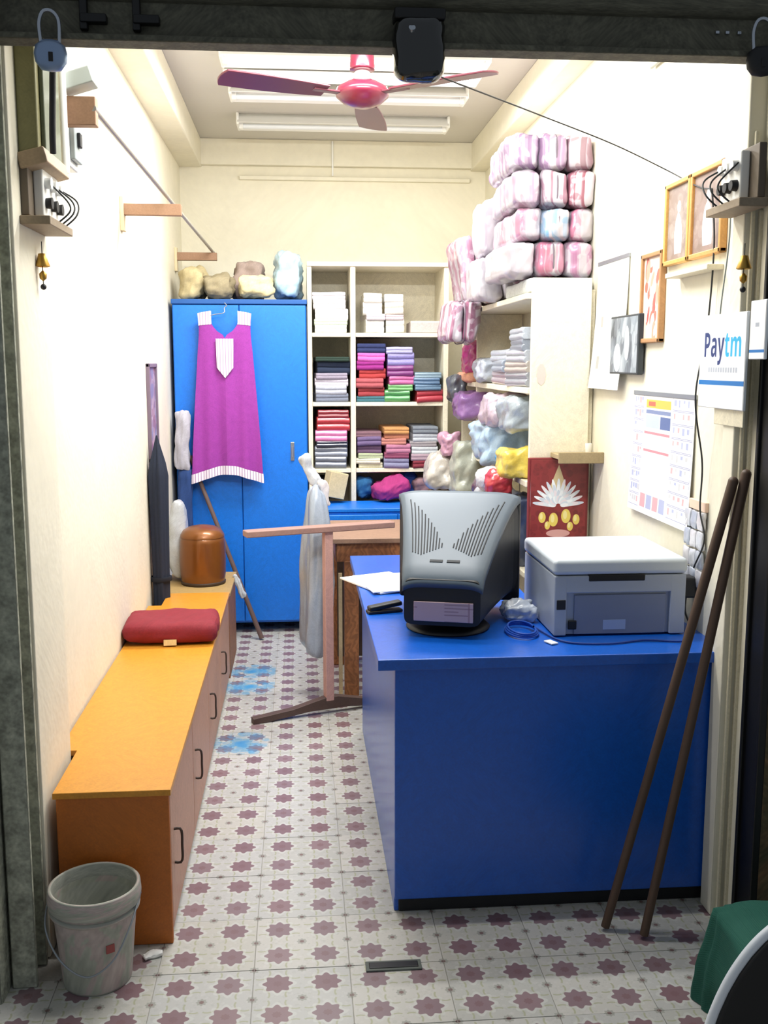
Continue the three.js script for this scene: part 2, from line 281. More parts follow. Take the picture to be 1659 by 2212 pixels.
// ---------------------------------------------------------------- CRT monitor seen from behind
{
  const t = thing('crt_monitor', 'bulky monitor seen from behind, grey ribbed top shell and black body', 'monitor', [0.531, 0.78, -3.33], R(-16));
  const hw = v => 0.205 - 0.083 * Math.pow(v, 0.72), ty = v => 0.392 - 0.205 * Math.pow(v, 1.12), by = v => 0.05 - 0.012 * v;
  // black body: lofted rounded sections
  const N = 14, K = 40, pos = [], idx = [];
  for (let i = 0; i <= N; i++) { const v = i / N, a = hw(v) - 0.006, b = (ty(v) - 0.008 - by(v)) / 2, cy = by(v) + b; for (let k = 0; k < K; k++) { const th = k / K * 2 * Math.PI, c = Math.cos(th), s = Math.sin(th), e = 0.24; pos.push(Math.sign(c) * Math.pow(Math.abs(c), e) * a, cy + Math.sign(s) * Math.pow(Math.abs(s), e) * b, 0.4 * v); } }
  for (let i = 0; i < N; i++) for (let k = 0; k < K; k++) { const a = i * K + k, b = i * K + (k + 1) % K, c = a + K, d = b + K; idx.push(a, b, d, a, d, c); }
  const c0 = pos.length / 3; pos.push(0, 0.22, 0); const c1 = c0 + 1; pos.push(0, 0.11, 0.404);
  for (let k = 0; k < K; k++) { idx.push(c0, (k + 1) % K, k); idx.push(c1, N * K + k, N * K + (k + 1) % K); }
  let g = new THREE.BufferGeometry(); g.setAttribute('position', new THREE.Float32BufferAttribute(pos, 3)); g.setIndex(idx); g = g.toNonIndexed(); g.computeVertexNormals(); g = mergeVertices(g, 1e-5); g.computeVertexNormals();
  g.setAttribute('uv', new THREE.BufferAttribute(new Float32Array(g.attributes.position.count * 2), 2));
  part('rear_housing', g, M.charcoal, t);
  // grey shell over the top
  const S = (u, v, o = 0) => { const w = hw(v); return V(u * w, ty(v) + o - 0.016 * Math.pow(Math.abs(u), 6) - 0.02 * Math.pow(Math.max(0, (v - 0.9) / 0.1), 2), 0.4 * v + (v > 0.98 ? 0.004 : 0)); };
  const nu = 26, nv = 26, sp = [], si = [];
  for (const o of [0.006, -0.012]) for (let j = 0; j <= nv; j++) for (let i = 0; i <= nu; i++) { const q = S(-1 + 2 * i / nu, j / nv, o); sp.push(q.x, q.y, q.z); }
  const W = nu + 1, off = W * (nv + 1), id = (i, j, l) => l * off + j * W + i;
  for (let j = 0; j < nv; j++) for (let i = 0; i < nu; i++) { si.push(id(i, j, 0), id(i, j + 1, 0), id(i + 1, j + 1, 0), id(i, j, 0), id(i + 1, j + 1, 0), id(i + 1, j, 0)); si.push(id(i, j, 1), id(i + 1, j + 1, 1), id(i, j + 1, 1), id(i, j, 1), id(i + 1, j, 1), id(i + 1, j + 1, 1)); }
  for (let i = 0; i < nu; i++) for (const [j, f] of [[0, 0], [nv, 1]]) { const a = id(i, j, 0), b = id(i + 1, j, 0), c = id(i, j, 1), d = id(i + 1, j, 1); f ? si.push(a, c, d, a, d, b) : si.push(a, d, c, a, b, d); }
  for (let j = 0; j < nv; j++) for (const [i, f] of [[0, 0], [nu, 1]]) { const a = id(i, j, 0), b = id(i, j + 1, 0), c = id(i, j, 1), d = id(i, j + 1, 1); f ? si.push(a, b, d, a, d, c) : si.push(a, d, b, a, c, d); }
  const sg = new THREE.BufferGeometry(); sg.setAttribute('position', new THREE.Float32BufferAttribute(sp, 3)); sg.setIndex(si); sg.computeVertexNormals(); sg.setAttribute('uv', new THREE.BufferAttribute(new Float32Array(sp.length / 3 * 2), 2));
  const shell = part('top_shell', sg, mat(0x515e6b, 0.45), t, 'light grey ventilated top shell');
  const slotM = mat(0x262a30, 0.7);
  for (const sd of [-1, 1]) for (let k = 0; k < 11; k++) {
    const u0 = 0.80 - k * 0.065, v0 = 0.13 + 0.052 * k - (k > 8 ? -0.02 : 0), v1 = 0.80 - 0.012 * Math.abs(k - 3), pts = [];
    for (let i = 0; i <= 6; i++) { const v = v0 + (v1 - v0) * i / 6, q = S(sd * (u0 - 0.10 * (v - 0.5)), v, 0.0058); pts.push([q.x, q.y, q.z]); }
    part('vent_slot', tube(pts, 0.0023, 10, 5), slotM, shell);
  }
  for (const sd of [-1, 1]) { const q = S(sd * 0.2, 0.86, 0.006); part('vent_slot', mv(bx(-0.02, 0.02, -0.002, 0.002, -0.006, 0.006, 0.001), q.x, q.y, q.z, 0, 0.5), slotM, shell); }
  part('bezel', [bx(-0.203, 0.203, 0.03, 0.07, -0.045, 0.002, 0.01), bx(-0.203, 0.203, 0.345, 0.385, -0.045, 0.002, 0.01), bx(-0.203, -0.17, 0.03, 0.385, -0.045, 0.002, 0.01), bx(0.17, 0.203, 0.03, 0.385, -0.045, 0.002, 0.01)], M.charcoal, t);
  part('screen', bx(-0.178, 0.178, 0.065, 0.36, -0.03, 0.002, 0.01), M.gloss, t);
  part('label_plate', bx(-0.085, 0.095, 0.052, 0.112, 0.402, 0.408, 0.002), mat(0xc9b6bd, 0.6, { map: canvasTex(256, 96, (c, w, h) => { c.fillStyle = '#eee2e4'; c.fillRect(0, 0, w, h); c.fillStyle = 'rgba(120,95,110,0.35)'; for (let k = 0; k < 5; k++) c.fillRect(12, 12 + k * 16, 60 + 40 * ((k * 7) % 3), 6); c.fillStyle = 'rgba(170,140,150,0.5)'; c.fillRect(112, 0, 8, h); }, 5.5, 16) }), t, 'pinkish white rating sticker');
  part('neck', mv(lathe([[0, 0], [0.07, 0], [0.06, 0.03], [0.05, 0.045], [0, 0.045]], 32), 0, 0.012, 0.2), M.charcoal, t);
  part('base', mv(lathe([[0, 0], [0.128, 0], [0.132, 0.006], [0.12, 0.016], [0.06, 0.024], [0, 0.024]], 40), 0, 0, 0.26), M.charcoal, t);
}

// ---------------------------------------------------------------- laser printer seen from behind
{
  const m = phys(0xa6aebb, 0.45), md = mat(0x7e879c, 0.5), t = thing('printer', 'pale grey laser printer standing with its back outward on the counter', 'printer', [0.962, 0.78, -2.925]);
  part('body', [bx(-0.203, -0.165, 0.004, 0.188, -0.41, 0), bx(0.155, 0.203, 0.004, 0.188, -0.41, 0), bx(-0.17, 0.16, 0.135, 0.188, -0.41, 0), bx(-0.17, 0.16, 0.004, 0.14, -0.41, -0.014)], m, t);
  part('lid', bx(-0.207, 0.207, 0.190, 0.238, -0.415, 0.003, 0.014), phys(0xc4ccd4, 0.4), t);
  part('paper_slot', bx(-0.1, 0.075, 0.170, 0.191, -0.02, 0.0015, 0.004), M.black, t, 'dark rear paper slot');
  const d = part('rear_door', bx(-0.14, 0.145, 0.006, 0.128, -0.016, -0.006, 0.003), md, t);
  part('door_label', bx(-0.05, 0.02, 0.02, 0.05, -0.0065, -0.0052, 0.0005), mat(0x9db0d4, 0.6), d);
  part('port', bx(-0.196, -0.168, 0.085, 0.115, -0.01, 0.0015, 0.002), M.charcoal, t);
  part('power_socket', bx(-0.158, -0.132, 0.022, 0.05, -0.01, -0.003, 0.003), M.black, t);
  for (const x of [-0.17, 0.17]) part('foot', bx(x - 0.02, x + 0.02, 0, 0.006, -0.38, -0.04, 0.002), M.charcoal, t);
}
// papers, mouse and cables on the counter
single('paper_stack', 'loose white papers fanned on the counter top beside the monitor', 'papers', [mv(bx(-0.11, 0.11, 0, 0.006, -0.155, 0.155, 0.001), 0.315, 0.782, -3.72, 0.45), mv(bx(-0.11, 0.11, 0, 0.004, -0.15, 0.15, 0.001), 0.335, 0.788, -3.70, 0.2)], M.paper);
{
  const t = thing('stapler', 'small dark stapler lying by the papers on the counter', 'stapler', [0.275, 0.781, -3.28], R(15));
  part('base', bx(-0.06, 0.06, 0, 0.01, -0.02, 0.02, 0.004), M.charcoal, t);
  part('arm', mv(bx(-0.055, 0.06, 0, 0.016, -0.018, 0.018, 0.006), 0, 0.014, 0, 0, 0, 0.12), M.black, t);
}
single('power_cable', 'thin black cable lying along the counter edge behind the printer', 'cable', tube([[0.72, 0.785, -3.05], [0.78, 0.784, -2.86], [0.9, 0.784, -2.83], [1.02, 0.784, -2.86], [1.13, 0.784, -2.84], [1.165, 0.784, -2.9]], 0.003, 60, 6), mat(0x123a86, 0.5));
single('cable_coil', 'looped blue cable coil between monitor and printer', 'cable', (() => { const p = []; for (let k = 0; k <= 36; k++) { const a = k / 12 * 2 * Math.PI; p.push([0.672 + (0.05 - 0.004 * (k / 12)) * Math.cos(a), 0.786 + 0.005 * (k / 12), -2.98 + 0.075 * Math.sin(a)]); } return tube(p, 0.0035, 140, 6); })(), mat(0x1c4fb0, 0.45));
single('polythene_packet', 'crumpled clear white packet on the counter between monitor and printer', 'packet', mv(soft(0.1, 0.06, 0.09, { r: 0.02, amp: 0.022, freq: 16, seed: 12 }), 0.70, 0.812, -3.14), poly(0xcfd8e6));
single('tape_scrap', 'tiny white scrap lying at the front edge of the counter', 'scrap', mv(bx(-0.012, 0.012, 0, 0.004, -0.02, 0.02, 0.001), 0.735, 0.782, -2.86, 0.4), M.white);

// ---------------------------------------------------------------- bench cabinet
{
  const t = thing('bench_cabinet', 'long low storage bench with golden yellow laminate top and tan doors', 'bench', [0, 0, 0]), BH = 0.455;
  const s = new THREE.Shape(); s.moveTo(-0.362, 2.655); s.lineTo(-0.362, 5.06); s.lineTo(-0.665, 5.06); s.lineTo(-0.665, 4.80); s.lineTo(-0.726, 4.80); s.lineTo(-0.726, 2.965); s.lineTo(-0.672, 2.965); s.lineTo(-0.672, 2.655); s.closePath();
  const g = new THREE.ExtrudeGeometry(s, { depth: 0.014, bevelEnabled: true, bevelSize: 0.002, bevelThickness: 0.002, bevelSegments: 2 }); g.rotateX(-Math.PI / 2); g.translate(0, BH - 0.016, 0);
  part('top', uvm(g), M.yellow, t);
  part('end_panel', bx(-0.668, -0.366, 0, BH - 0.017, -2.676, -2.66), M.orange, t, 'brown-orange end panel facing the street');
  part('carcass', bx(-0.66, -0.385, 0.03, BH - 0.02, -5.05, -2.68), M.doorTan, t);
  for (let k = 0; k < 4; k++) {
    const z1 = -2.682 - k * 0.592, z0 = z1 - 0.584;
    const d = part('door', bx(-0.384, -0.366, 0.035, BH - 0.022, z0, z1), M.doorTan, t);
    part('handle', tube([[-0.366, 0.30, z1 - 0.06], [-0.348, 0.30, z1 - 0.06], [-0.344, 0.25, z1 - 0.06], [-0.348, 0.20, z1 - 0.06], [-0.366, 0.20, z1 - 0.06]], 0.004, 16, 6), M.darkWood, d);
  }
}
{
  const t = thing('cushion', 'flat maroon cushion with a cream tag lying on the yellow bench', 'cushion', [-0.54, 0.507, -4.22], R(2));
  part('pad', soft(0.385, 0.088, 0.29, { r: 0.04, amp: 0.014, freq: 5, seed: 3, seg: 18 }), mat(0x8c2230, 0.8, { bumpMap: clothBump, bumpScale: 0.002, map: speckle }), t);
  part('tag', mv(bx(-0.026, 0.026, -0.012, 0.012, -0.002, 0.002, 0.001), 0.0, -0.034, 0.148, 0, -0.3), cloth(0xe7c98c), t, 'cream cloth tag');
}
{
  const t = thing('wooden_box', 'low brown box at the far end of the yellow bench under a copper drum', 'box', [0, 0, 0]);
  part('carcass', bx(-0.70, -0.366, 0, 0.43, -5.60, -5.075), M.wood, t); part('lid', bx(-0.71, -0.358, 0.43, 0.448, -5.61, -5.07), mat(0xb99a62, 0.6, { map: speckle }), t);
}
{
  const t = thing('copper_drum', 'copper-brown round drum with domed lid on the low box', 'drum', [-0.515, 0.448, -5.33]);
  const m = phys(0x86501f, 0.34, { metalness: 0.35, clearcoat: 0.3 });
  part('body', lathe([[0, 0], [0.1, 0], [0.113, 0.012], [0.119, 0.06], [0.121, 0.14], [0.118, 0.22], [0.114, 0.25], [0.1, 0.255], [0, 0.255]], 48), m, t);
  part('lid', lathe([[0.116, 0.25], [0.114, 0.262], [0.1, 0.285], [0.07, 0.302], [0.03, 0.31], [0, 0.312]], 48), m, t);
  part('base_ring', lathe([[0.09, 0], [0.116, 0], [0.118, 0.014], [0.112, 0.02]], 40), M.darkWood, t);
}

// ---------------------------------------------------------------- bucket at the doorway
{
  const t = thing('paint_bucket', 'dirty grey-white plastic bucket with faded pink label by the bench end', 'bucket', [-0.545, 0, -2.52]);
  const bt = dataTex(256, (u, v) => { const n = per(u, v, 2, 33), f = per(u, v, 9, 14), b = (v > 0.25 && v < 0.72) ? 1 : 0; const k = 1 + 0.22 * n + 0.15 * f; return [cl(170 * k + 8 * b * (n > 0 ? 1 : 0)), cl(172 * k - 8 * b * (n > 0 ? 1 : 0)), cl(162 * k - 4 * b)]; }, true);
  const bm = mat(0xffffff, 0.6, { map: bt });
  part('wall', lathe([[0, 0.004], [0.082, 0.004], [0.086, 0.0], [0.088, 0.008], [0.1, 0.14], [0.108, 0.225], [0.108, 0.23], [0.104, 0.23], [0.098, 0.16], [0.084, 0.012], [0, 0.012]], 56), bm, t);
  part('rim', [lathe([[0.106, 0.222], [0.117, 0.22], [0.119, 0.238], [0.117, 0.262], [0.111, 0.266], [0.106, 0.262], [0.105, 0.23]], 56), lathe([[0.105, 0.2], [0.114, 0.2], [0.115, 0.206], [0.106, 0.21]], 56)], bm, t);
  part('handle', tube([[-0.118, 0.235, 0], [-0.11, 0.18, 0.07], [-0.06, 0.11, 0.112], [0.0, 0.075, 0.118], [0.06, 0.11, 0.112], [0.1, 0.18, 0.075], [0.118, 0.235, 0]], 0.0025, 50, 6), M.greySteel, t);
  part('label_mark', mv(bx(-0.011, 0.011, -0.011, 0.011, -0.002, 0.002, 0.001), 0.052, 0.13, 0.086, 0.55), mat(0xa65450, 0.7), t, 'small faded red mark');
}
single('paper_scrap', 'crumpled white scrap on the floor beside the bucket', 'scrap', mv(soft(0.05, 0.012, 0.03, { r: 0.005, amp: 0.008, freq: 40, seed: 9, seg: 6 }), -0.415, 0.008, -2.60, 0.5), M.paper);
{
  const t = thing('floor_lock_socket', 'black slot of the shutter lock set in the patterned floor', 'lock socket', [0.235, 0, -2.502]);
  part('plate', bx(-0.075, 0.075, 0, 0.005, -0.022, 0.022, 0.002), mat(0x5b615c, 0.7), t); part('slot', bx(-0.066, 0.066, 0.002, 0.007, -0.014, 0.014, 0.004), M.black, t);
}

// ---------------------------------------------------------------- two sticks leaning by the counter
for (const [a, b, l] of [[[0.852, 0.012, -2.625], [1.163, 1.285, -2.625], 'slim dark wooden stick leaning beside the counter, the one closer to the printer'], [[0.948, 0.012, -2.575], [1.196, 1.305, -2.62], 'slim dark wooden stick leaning against the black shutter guide']])
  single('wooden_stick', l, 'stick', [rod(a, b, 0.0125, 0.014), mv(new THREE.SphereGeometry(0.014, 12, 8), ...b)], M.stick);

// ---------------------------------------------------------------- cloth-covered stool and bag on the street side
{
  const t = thing('covered_stool', 'low stool draped in dark green cloth on the patterned floor', 'stool', [1.235, 0, -2.16]);
  const g = new THREE.BufferGeometry(), pos = [], idx = [], K = 96, L = 14;
  for (let j = 0; j <= L; j++) for (let k = 0; k < K; k++) {
    const th = k / K * 2 * Math.PI, c = Math.cos(th), s = Math.sin(th), e = 0.35, v = j / L;
    const a = Math.sign(c) * Math.pow(Math.abs(c), e), b = Math.sign(s) * Math.pow(Math.abs(s), e), fo = (0.016 * Math.sin(th * 9) + 0.012 * Math.sin(th * 17 + 1) + 0.03 * fbm(c * 2, v * 2, s * 2)) * v + 0.03 * v;
    const top = v < 0.18 ? v / 0.18 : 1; pos.push(a * (0.225 * Math.pow(top, 0.6) + fo), 0.285 - (v < 0.18 ? 0.012 * top : 0.012 + 0.271 * (v - 0.18) / 0.82), b * (0.125 * Math.pow(top, 0.6) + fo));
  }
  for (let j = 0; j < L; j++) for (let k = 0; k < K; k++) { const a = j * K + k, b = j * K + (k + 1) % K; idx.push(a, b, b + K, a, b + K, a + K); }
  g.setAttribute('position', new THREE.Float32BufferAttribute(pos, 3)); g.setIndex(idx); g.computeVertexNormals(); g.setAttribute('uv', new THREE.BufferAttribute(new Float32Array(pos.length / 3 * 2).map((_, i) => pos[Math.floor(i / 2) * 3 + (i % 2)]), 2));
  part('cloth_cover', g, mat(0x17584a, 0.85, { side: THREE.DoubleSide, bumpMap: clothBump, bumpScale: 0.003 }), t);
  part('seat', bx(-0.2, 0.2, 0.235, 0.262, -0.105, 0.105), M.darkWood, t);
  for (const x of [-0.17, 0.17]) for (const z of [-0.085, 0.085]) part('leg', bx(x - 0.015, x + 0.015, 0, 0.24, z - 0.015, z + 0.015), M.darkWood, t);
}
{
  const t = thing('black_bag', 'black rounded bag edged with white piping against the green cloth stool', 'bag', [1.10, 0, -1.93], R(0));
  const s = new THREE.Shape(); s.moveTo(-0.25, 0); for (let k = 1; k <= 24; k++) { const a = Math.PI - k / 24 * Math.PI; s.lineTo(0.25 * Math.cos(a), 0.43 * Math.sin(a)); } s.closePath();
  const g = new THREE.ExtrudeGeometry(s, { depth: 0.03, bevelEnabled: true, bevelSize: 0.006, bevelThickness: 0.006, bevelSegments: 3, curveSegments: 24 }); g.translate(0, 0.01, -0.015);
  part('body', g, mat(0x101113, 0.6), t);
  part('piping', tube(Array.from({ length: 13 }, (_, k) => { const a = Math.PI - k / 12 * Math.PI; return [0.258 * Math.cos(a), 0.012 + 0.437 * Math.sin(a), 0.0]; }), 0.012, 90, 12), mat(0xdfe6ee, 0.35), t, 'white curved piping');
}

// ---------------------------------------------------------------- blue steel wardrobe with a kurta hung on it
{
  const t = thing('steel_almirah', 'bright blue two-door steel almirah against the back wall', 'wardrobe', [0, 0, 0]), z = -5.95;
  part('carcass', bx(-0.715, 0.05, 0.06, 1.955, z - 0.5, z - 0.022, 0.006), M.blue, t);
  part('door', bx(-0.71, -0.337, 0.075, 1.93, z - 0.022, z, 0.005), M.blue, t);
  const d = part('door', bx(-0.333, 0.045, 0.075, 1.93, z - 0.022, z, 0.005), M.blue, t);
  part('handle', [mv(bx(-0.011, 0.011, -0.055, 0.055, 0, 0.006, 0.003), -0.04, 1.09, z), rod([-0.04, 1.06, z + 0.02], [-0.04, 1.12, z + 0.02], 0.006), rod([-0.04, 1.09, z], [-0.04, 1.09, z + 0.02], 0.005)], M.steel, d, 'pale metal handle plate');
  part('cornice', bx(-0.718, 0.053, 1.935, 1.962, z - 0.5, z + 0.006, 0.004), mat(0x16539a, 0.5), t);
  for (const x of [-0.69, 0.02]) for (const zz of [z - 0.47, z - 0.05]) part('leg', bx(x - 0.02, x + 0.02, 0, 0.065, zz - 0.02, zz + 0.02), M.charcoal, t);
}
{
  // sleeveless kurta: front and back sheets with soft vertical folds
  const t = thing('kurta', 'sleeveless magenta kurta with white trims hanging on the blue wardrobe door', 'kurta', [-0.413, 0, -5.88]);
  const y0 = 0.955, y1 = 1.895, H = y1 - y0;
  const outer = v => v < 0.78 ? 0.205 - 0.052 * Math.pow(v / 0.78, 1.1) : 0.153 - 0.006 * Math.sin((v - 0.78) / 0.22 * Math.PI) - 0.004 * (v - 0.78) / 0.22;
  const inner = v => v < 0.855 ? 0 : 0.075 * Math.sqrt(Math.min(1, (v - 0.855) / 0.07));
  const drop = u => 0.028 * u * u;
  function sheet(va, vb, n, off, w = 1) {
    const pos = [], idx = [], nu = 14; let base = 0;
    for (const sd of [-1, 1]) for (const fb of [1, -1]) {
      for (let j = 0; j <= n; j++) { const v = va + (vb - va) * j / n, a = inner(v), b = outer(v) * w; for (let i = 0; i <= nu; i++) { const u = i / nu, x = sd * (a + (b - a) * u); const fold = 0.011 * Math.sin(x * 62 + 1.1) * (1 - v) + 0.006 * Math.sin(x * 27 + v * 3) * (1 - 0.6 * v); const th = 0.014 * Math.sqrt(Math.max(0, 1 - Math.pow(Math.abs(x) / (outer(v) * w + 1e-6), 4))) + 0.003; pos.push(x, y0 + v * H - drop(x / 0.2) * (v < 0.5 ? (1 - v) : 0.5) - (v > 0.9 ? 0.10 * (Math.abs(x) - 0.075) * (v - 0.9) / 0.1 : 0) + (v < 0.12 ? 0.012 * Math.cos(x * 16) : 0), fold + fb * (th + off)); } }
      for (let j = 0; j < n; j++) for (let i = 0; i < nu; i++) { const a = base + j * (nu + 1) + i, b = a + 1, c = a + nu + 1, d = c + 1; (sd * fb > 0) ? idx.push(a, b, d, a, d, c) : idx.push(a, d, b, a, c, d); }
      base += (n + 1) * (nu + 1);
    }
    let g = new THREE.BufferGeometry(); g.setAttribute('position', new THREE.Float32BufferAttribute(pos, 3)); g.setIndex(idx); g.computeVertexNormals();
    g.setAttribute('uv', new THREE.Float32BufferAttribute(new Float32Array(pos.length / 3 * 2).map((_, i) => pos[Math.floor(i / 2) * 3 + (i % 2)]), 2)); return g;
  }
  const dbl = { side: THREE.DoubleSide, bumpMap: clothBump, bumpScale: 0.0015 };
  const mg = mat(0xa03aa4, 0.8, { ...dbl, map: speckle }), lace = mat(0xffffff, 0.85, { ...dbl, map: canvasTex(64, 64, (c, w) => { c.fillStyle = '#e9e2ec'; c.fillRect(0, 0, w, w); c.fillStyle = '#a98ab0'; for (let k = 0; k < 4; k++) c.fillRect(k * 16 + 3, 0, 4, 64); }, 16, 6) });
  part('body', sheet(0.02, 0.925, 40, 0), mg, t);
  part('hem_band', sheet(0.0, 0.055, 4, 0.003, 1.01), lace, t, 'white lace hem band');
  part('shoulder_trim', sheet(0.92, 1, 6, 0.002, 1.01), lace, t, 'white striped shoulder trim');
  const s = new THREE.Shape(); s.moveTo(-0.048, 0.83 * H + y0); s.lineTo(0.048, 0.83 * H + y0); s.lineTo(0.044, 0.66 * H + y0); s.lineTo(0, 0.60 * H + y0); s.lineTo(-0.044, 0.66 * H + y0); s.closePath();
  const g = new THREE.ExtrudeGeometry(s, { depth: 0.006, bevelEnabled: true, bevelSize: 0.002, bevelThickness: 0.002, bevelSegments: 1 }); g.translate(0, 0, 0.03);
  part('placket', uvm(g), lace, t, 'white pointed neck placket');
  part('hanger', tube([[-0.12, 1.85, 0], [-0.06, 1.872, 0], [0, 1.885, 0], [0, 1.91, -0.01], [0.012, 1.925, -0.03], [0, 1.94, -0.04]], 0.003, 30, 6), M.greySteel, t);
}
// bundles lying on top of the wardrobe
for (const [w, h, d, x, z, col, seed, l] of [
  [0.14, 0.17, 0.26, -0.61, -6.15, 0xc9b98e, 21, 'tan crumpled sack on the wardrobe, closest to the wall bracket'],
  [0.16, 0.13, 0.3, -0.455, -6.12, 0x9f9376, 22, 'dull olive-brown cloth bundle lying on the wardrobe top'],
  [0.17, 0.22, 0.2, -0.29, -6.25, 0xa08d84, 23, 'greyish brown cloth bundle upright on the wardrobe top'],
  [0.19, 0.12, 0.18, -0.24, -6.05, 0xe2d3a2, 24, 'cream folded cloth bundle lying on the wardrobe front edge'],
  [0.15, 0.26, 0.26, -0.055, -6.16, 0xb9d9ec, 25, 'pale blue polythene bag slumped on the wardrobe top'],
]) single('cloth_bundle', l, 'bundle', mv(soft(w, h, d, { r: 0.045, amp: 0.03, freq: 11, seed }), x, 1.962 + h / 2 + 0.012, z), seed === 25 ? poly(col) : cloth(col));

// ---------------------------------------------------------------- cream shelving at the back
const SH = { x0: 0.068, xm: 0.318, x1: 0.862, zf: -5.95, zb: -6.36, ys: [0.80, 0.985, 1.375, 1.775] };
{
  const t = thing('back_shelf', 'cream painted open shelving beside the blue wardrobe with folded clothes', 'shelf', [0, 0, 0]);
  for (const [x, w] of [[SH.x0, 0.026], [SH.xm, 0.03], [SH.x1, 0.03]]) part('upright', bx(x - w / 2, x + w / 2, 0.0, 2.17, SH.zb, SH.zf), M.shelfCream, t);
  part('top_board', bx(SH.x0 - 0.013, SH.x1 + 0.015, 2.15, 2.175, SH.zb, SH.zf + 0.01), M.shelfCream, t);
  part('back_board', bx(SH.x0 - 0.013, SH.x1 + 0.015, 0.0, 2.17, SH.zb - 0.02, SH.zb), M.shelfCream, t);
  for (const y of SH.ys.slice(1)) { part('shelf_board', bx(SH.x0 + 0.013, SH.xm - 0.015, y - 0.024, y, SH.zb, SH.zf - 0.006), M.shelfCream, t); part('shelf_board', bx(SH.xm + 0.015, SH.x1 - 0.015, y - 0.024, y, SH.zb, SH.zf - 0.006), M.shelfCream, t); }
}
{
  const t = thing('base_cabinet', 'bright blue low cabinet under the cream back shelving', 'cabinet', [0, 0, 0]);
  part('carcass', bx(0.155, 0.94, 0.05, 0.775, -5.945, -5.62), M.blue, t); part('plinth', bx(0.165, 0.93, 0, 0.055, -5.93, -5.65), M.charcoal, t);
  part('top', bx(0.15, 0.945, 0.775, 0.795, -5.945, -5.61), M.blue, t);
  for (let k = 0; k < 2; k++) { const d = part('door', bx(0.16 + k * 0.39, 0.545 + k * 0.39, 0.07, 0.76, -5.62, -5.605), M.blue, t); part('knob', mv(new THREE.SphereGeometry(0.012, 12, 8), 0.51 + k * 0.08, 0.45, -5.598), M.steel, d); }
}
// folded garments: a doubled slab with rounded front folds
function foldGeo(w, h, d, seed) {
  const s = new THREE.Shape(), r = h / 4; s.moveTo(-d / 2, 0.001); s.lineTo(d / 2 - r, 0.001); s.absarc(d / 2 - r, r, r * 0.97, -Math.PI / 2, Math.PI / 2 - 0.25, false); s.absarc(d / 2 - r * 1.15, 3 * r, r * 0.97, -Math.PI / 2 + 0.25, Math.PI / 2, false); s.lineTo(-d / 2, h - 0.001); s.closePath();
  const g = new THREE.ExtrudeGeometry(s, { depth: w - 0.012, steps: 5, bevelEnabled: true, bevelSize: 0.004, bevelThickness: 0.006, bevelSegments: 2, curveSegments: 5 });
  g.translate(0, 0, -(w - 0.012) / 2); g.rotateY(-Math.PI / 2);
  const p = g.attributes.position; for (let i = 0; i < p.count; i++) p.setY(i, p.getY(i) + 0.18 * h * fbm(p.getX(i) * 9 + seed, seed, p.getZ(i) * 5, 2));
  g.computeVertexNormals(); return uvm(g);
}
const ORD = ['lowest', 'second up', 'third up', 'fourth up', 'fifth up', 'sixth up', 'seventh up'];
let fseed = 1;
function pile(x, z, y, w, d, rows, where, group, glossy, turn = 0) {
  rows.forEach(([cn, hex, h], i) => {
    const q = rng(fseed * 91 + 3), k = 0.94 + 0.08 * q();
    const m = single('folded_garment', `${cn} folded garment, ${rows.length > 1 ? ORD[i] + ' ' : ''}in ${where}`, 'garment', foldGeo(w * k, h, d, fseed++), glossy ? poly(hex) : cloth(hex), group);
    m.position.set(x + 0.012 * (q() - 0.5), y, z + 0.02 * (q() - 0.5)); m.rotation.y = turn + (q() - 0.5) * 0.14; y += h * 0.985;
  });
}
const zc = -6.12, dd = 0.30, gBack = 'folded garments on the back shelving';
const [yA, yB, yC, yD] = [SH.ys[0] - 0.003, SH.ys[1] + 0.002, SH.ys[2] + 0.002, SH.ys[3] + 0.002];
// top shelf: white packs
pile(0.192, zc, yD, 0.192, dd, [['white', 0xe9ebe6, 0.045], ['pale green', 0xcfe0c4, 0.03], ['bright white', 0xf4f5f2, 0.06], ['off-white', 0xe4dfe4, 0.055], ['pale grey', 0xcfcbd2, 0.04]], 'white top-shelf pile by the wardrobe', gBack, true);
pile(0.44, zc, yD, 0.11, dd, [['white', 0xeeeeea, 0.075], ['lilac-white', 0xdcd3de, 0.03], ['soft white', 0xf3f1ee, 0.07], ['ivory', 0xece7de, 0.05]], 'white top-shelf pile next to the middle post', gBack, true);
pile(0.562, zc, yD, 0.11, dd, [['milk white', 0xf0efe9, 0.075], ['rose-grey', 0xd3c4cc, 0.03], ['cream-white', 0xefe9df, 0.075], ['chalk white', 0xf4f3f0, 0.04]], 'white top-shelf pile beside the carton', gBack, true);
{
  const t = thing('cardboard_box', 'small pinkish grey carton on the top shelf beside white garments', 'box', [0.745, yD, -6.09]);
  part('carton', bx(-0.09, 0.09, 0, 0.062, -0.12, 0.12, 0.004), mat(0xc9bcb8, 0.8, { map: speckle }), t); part('flap', mv(bx(-0.088, 0.088, 0, 0.005, -0.06, 0.06, 0.001), 0, 0.062, 0.055), mat(0xe6dfd2, 0.8), t);
}
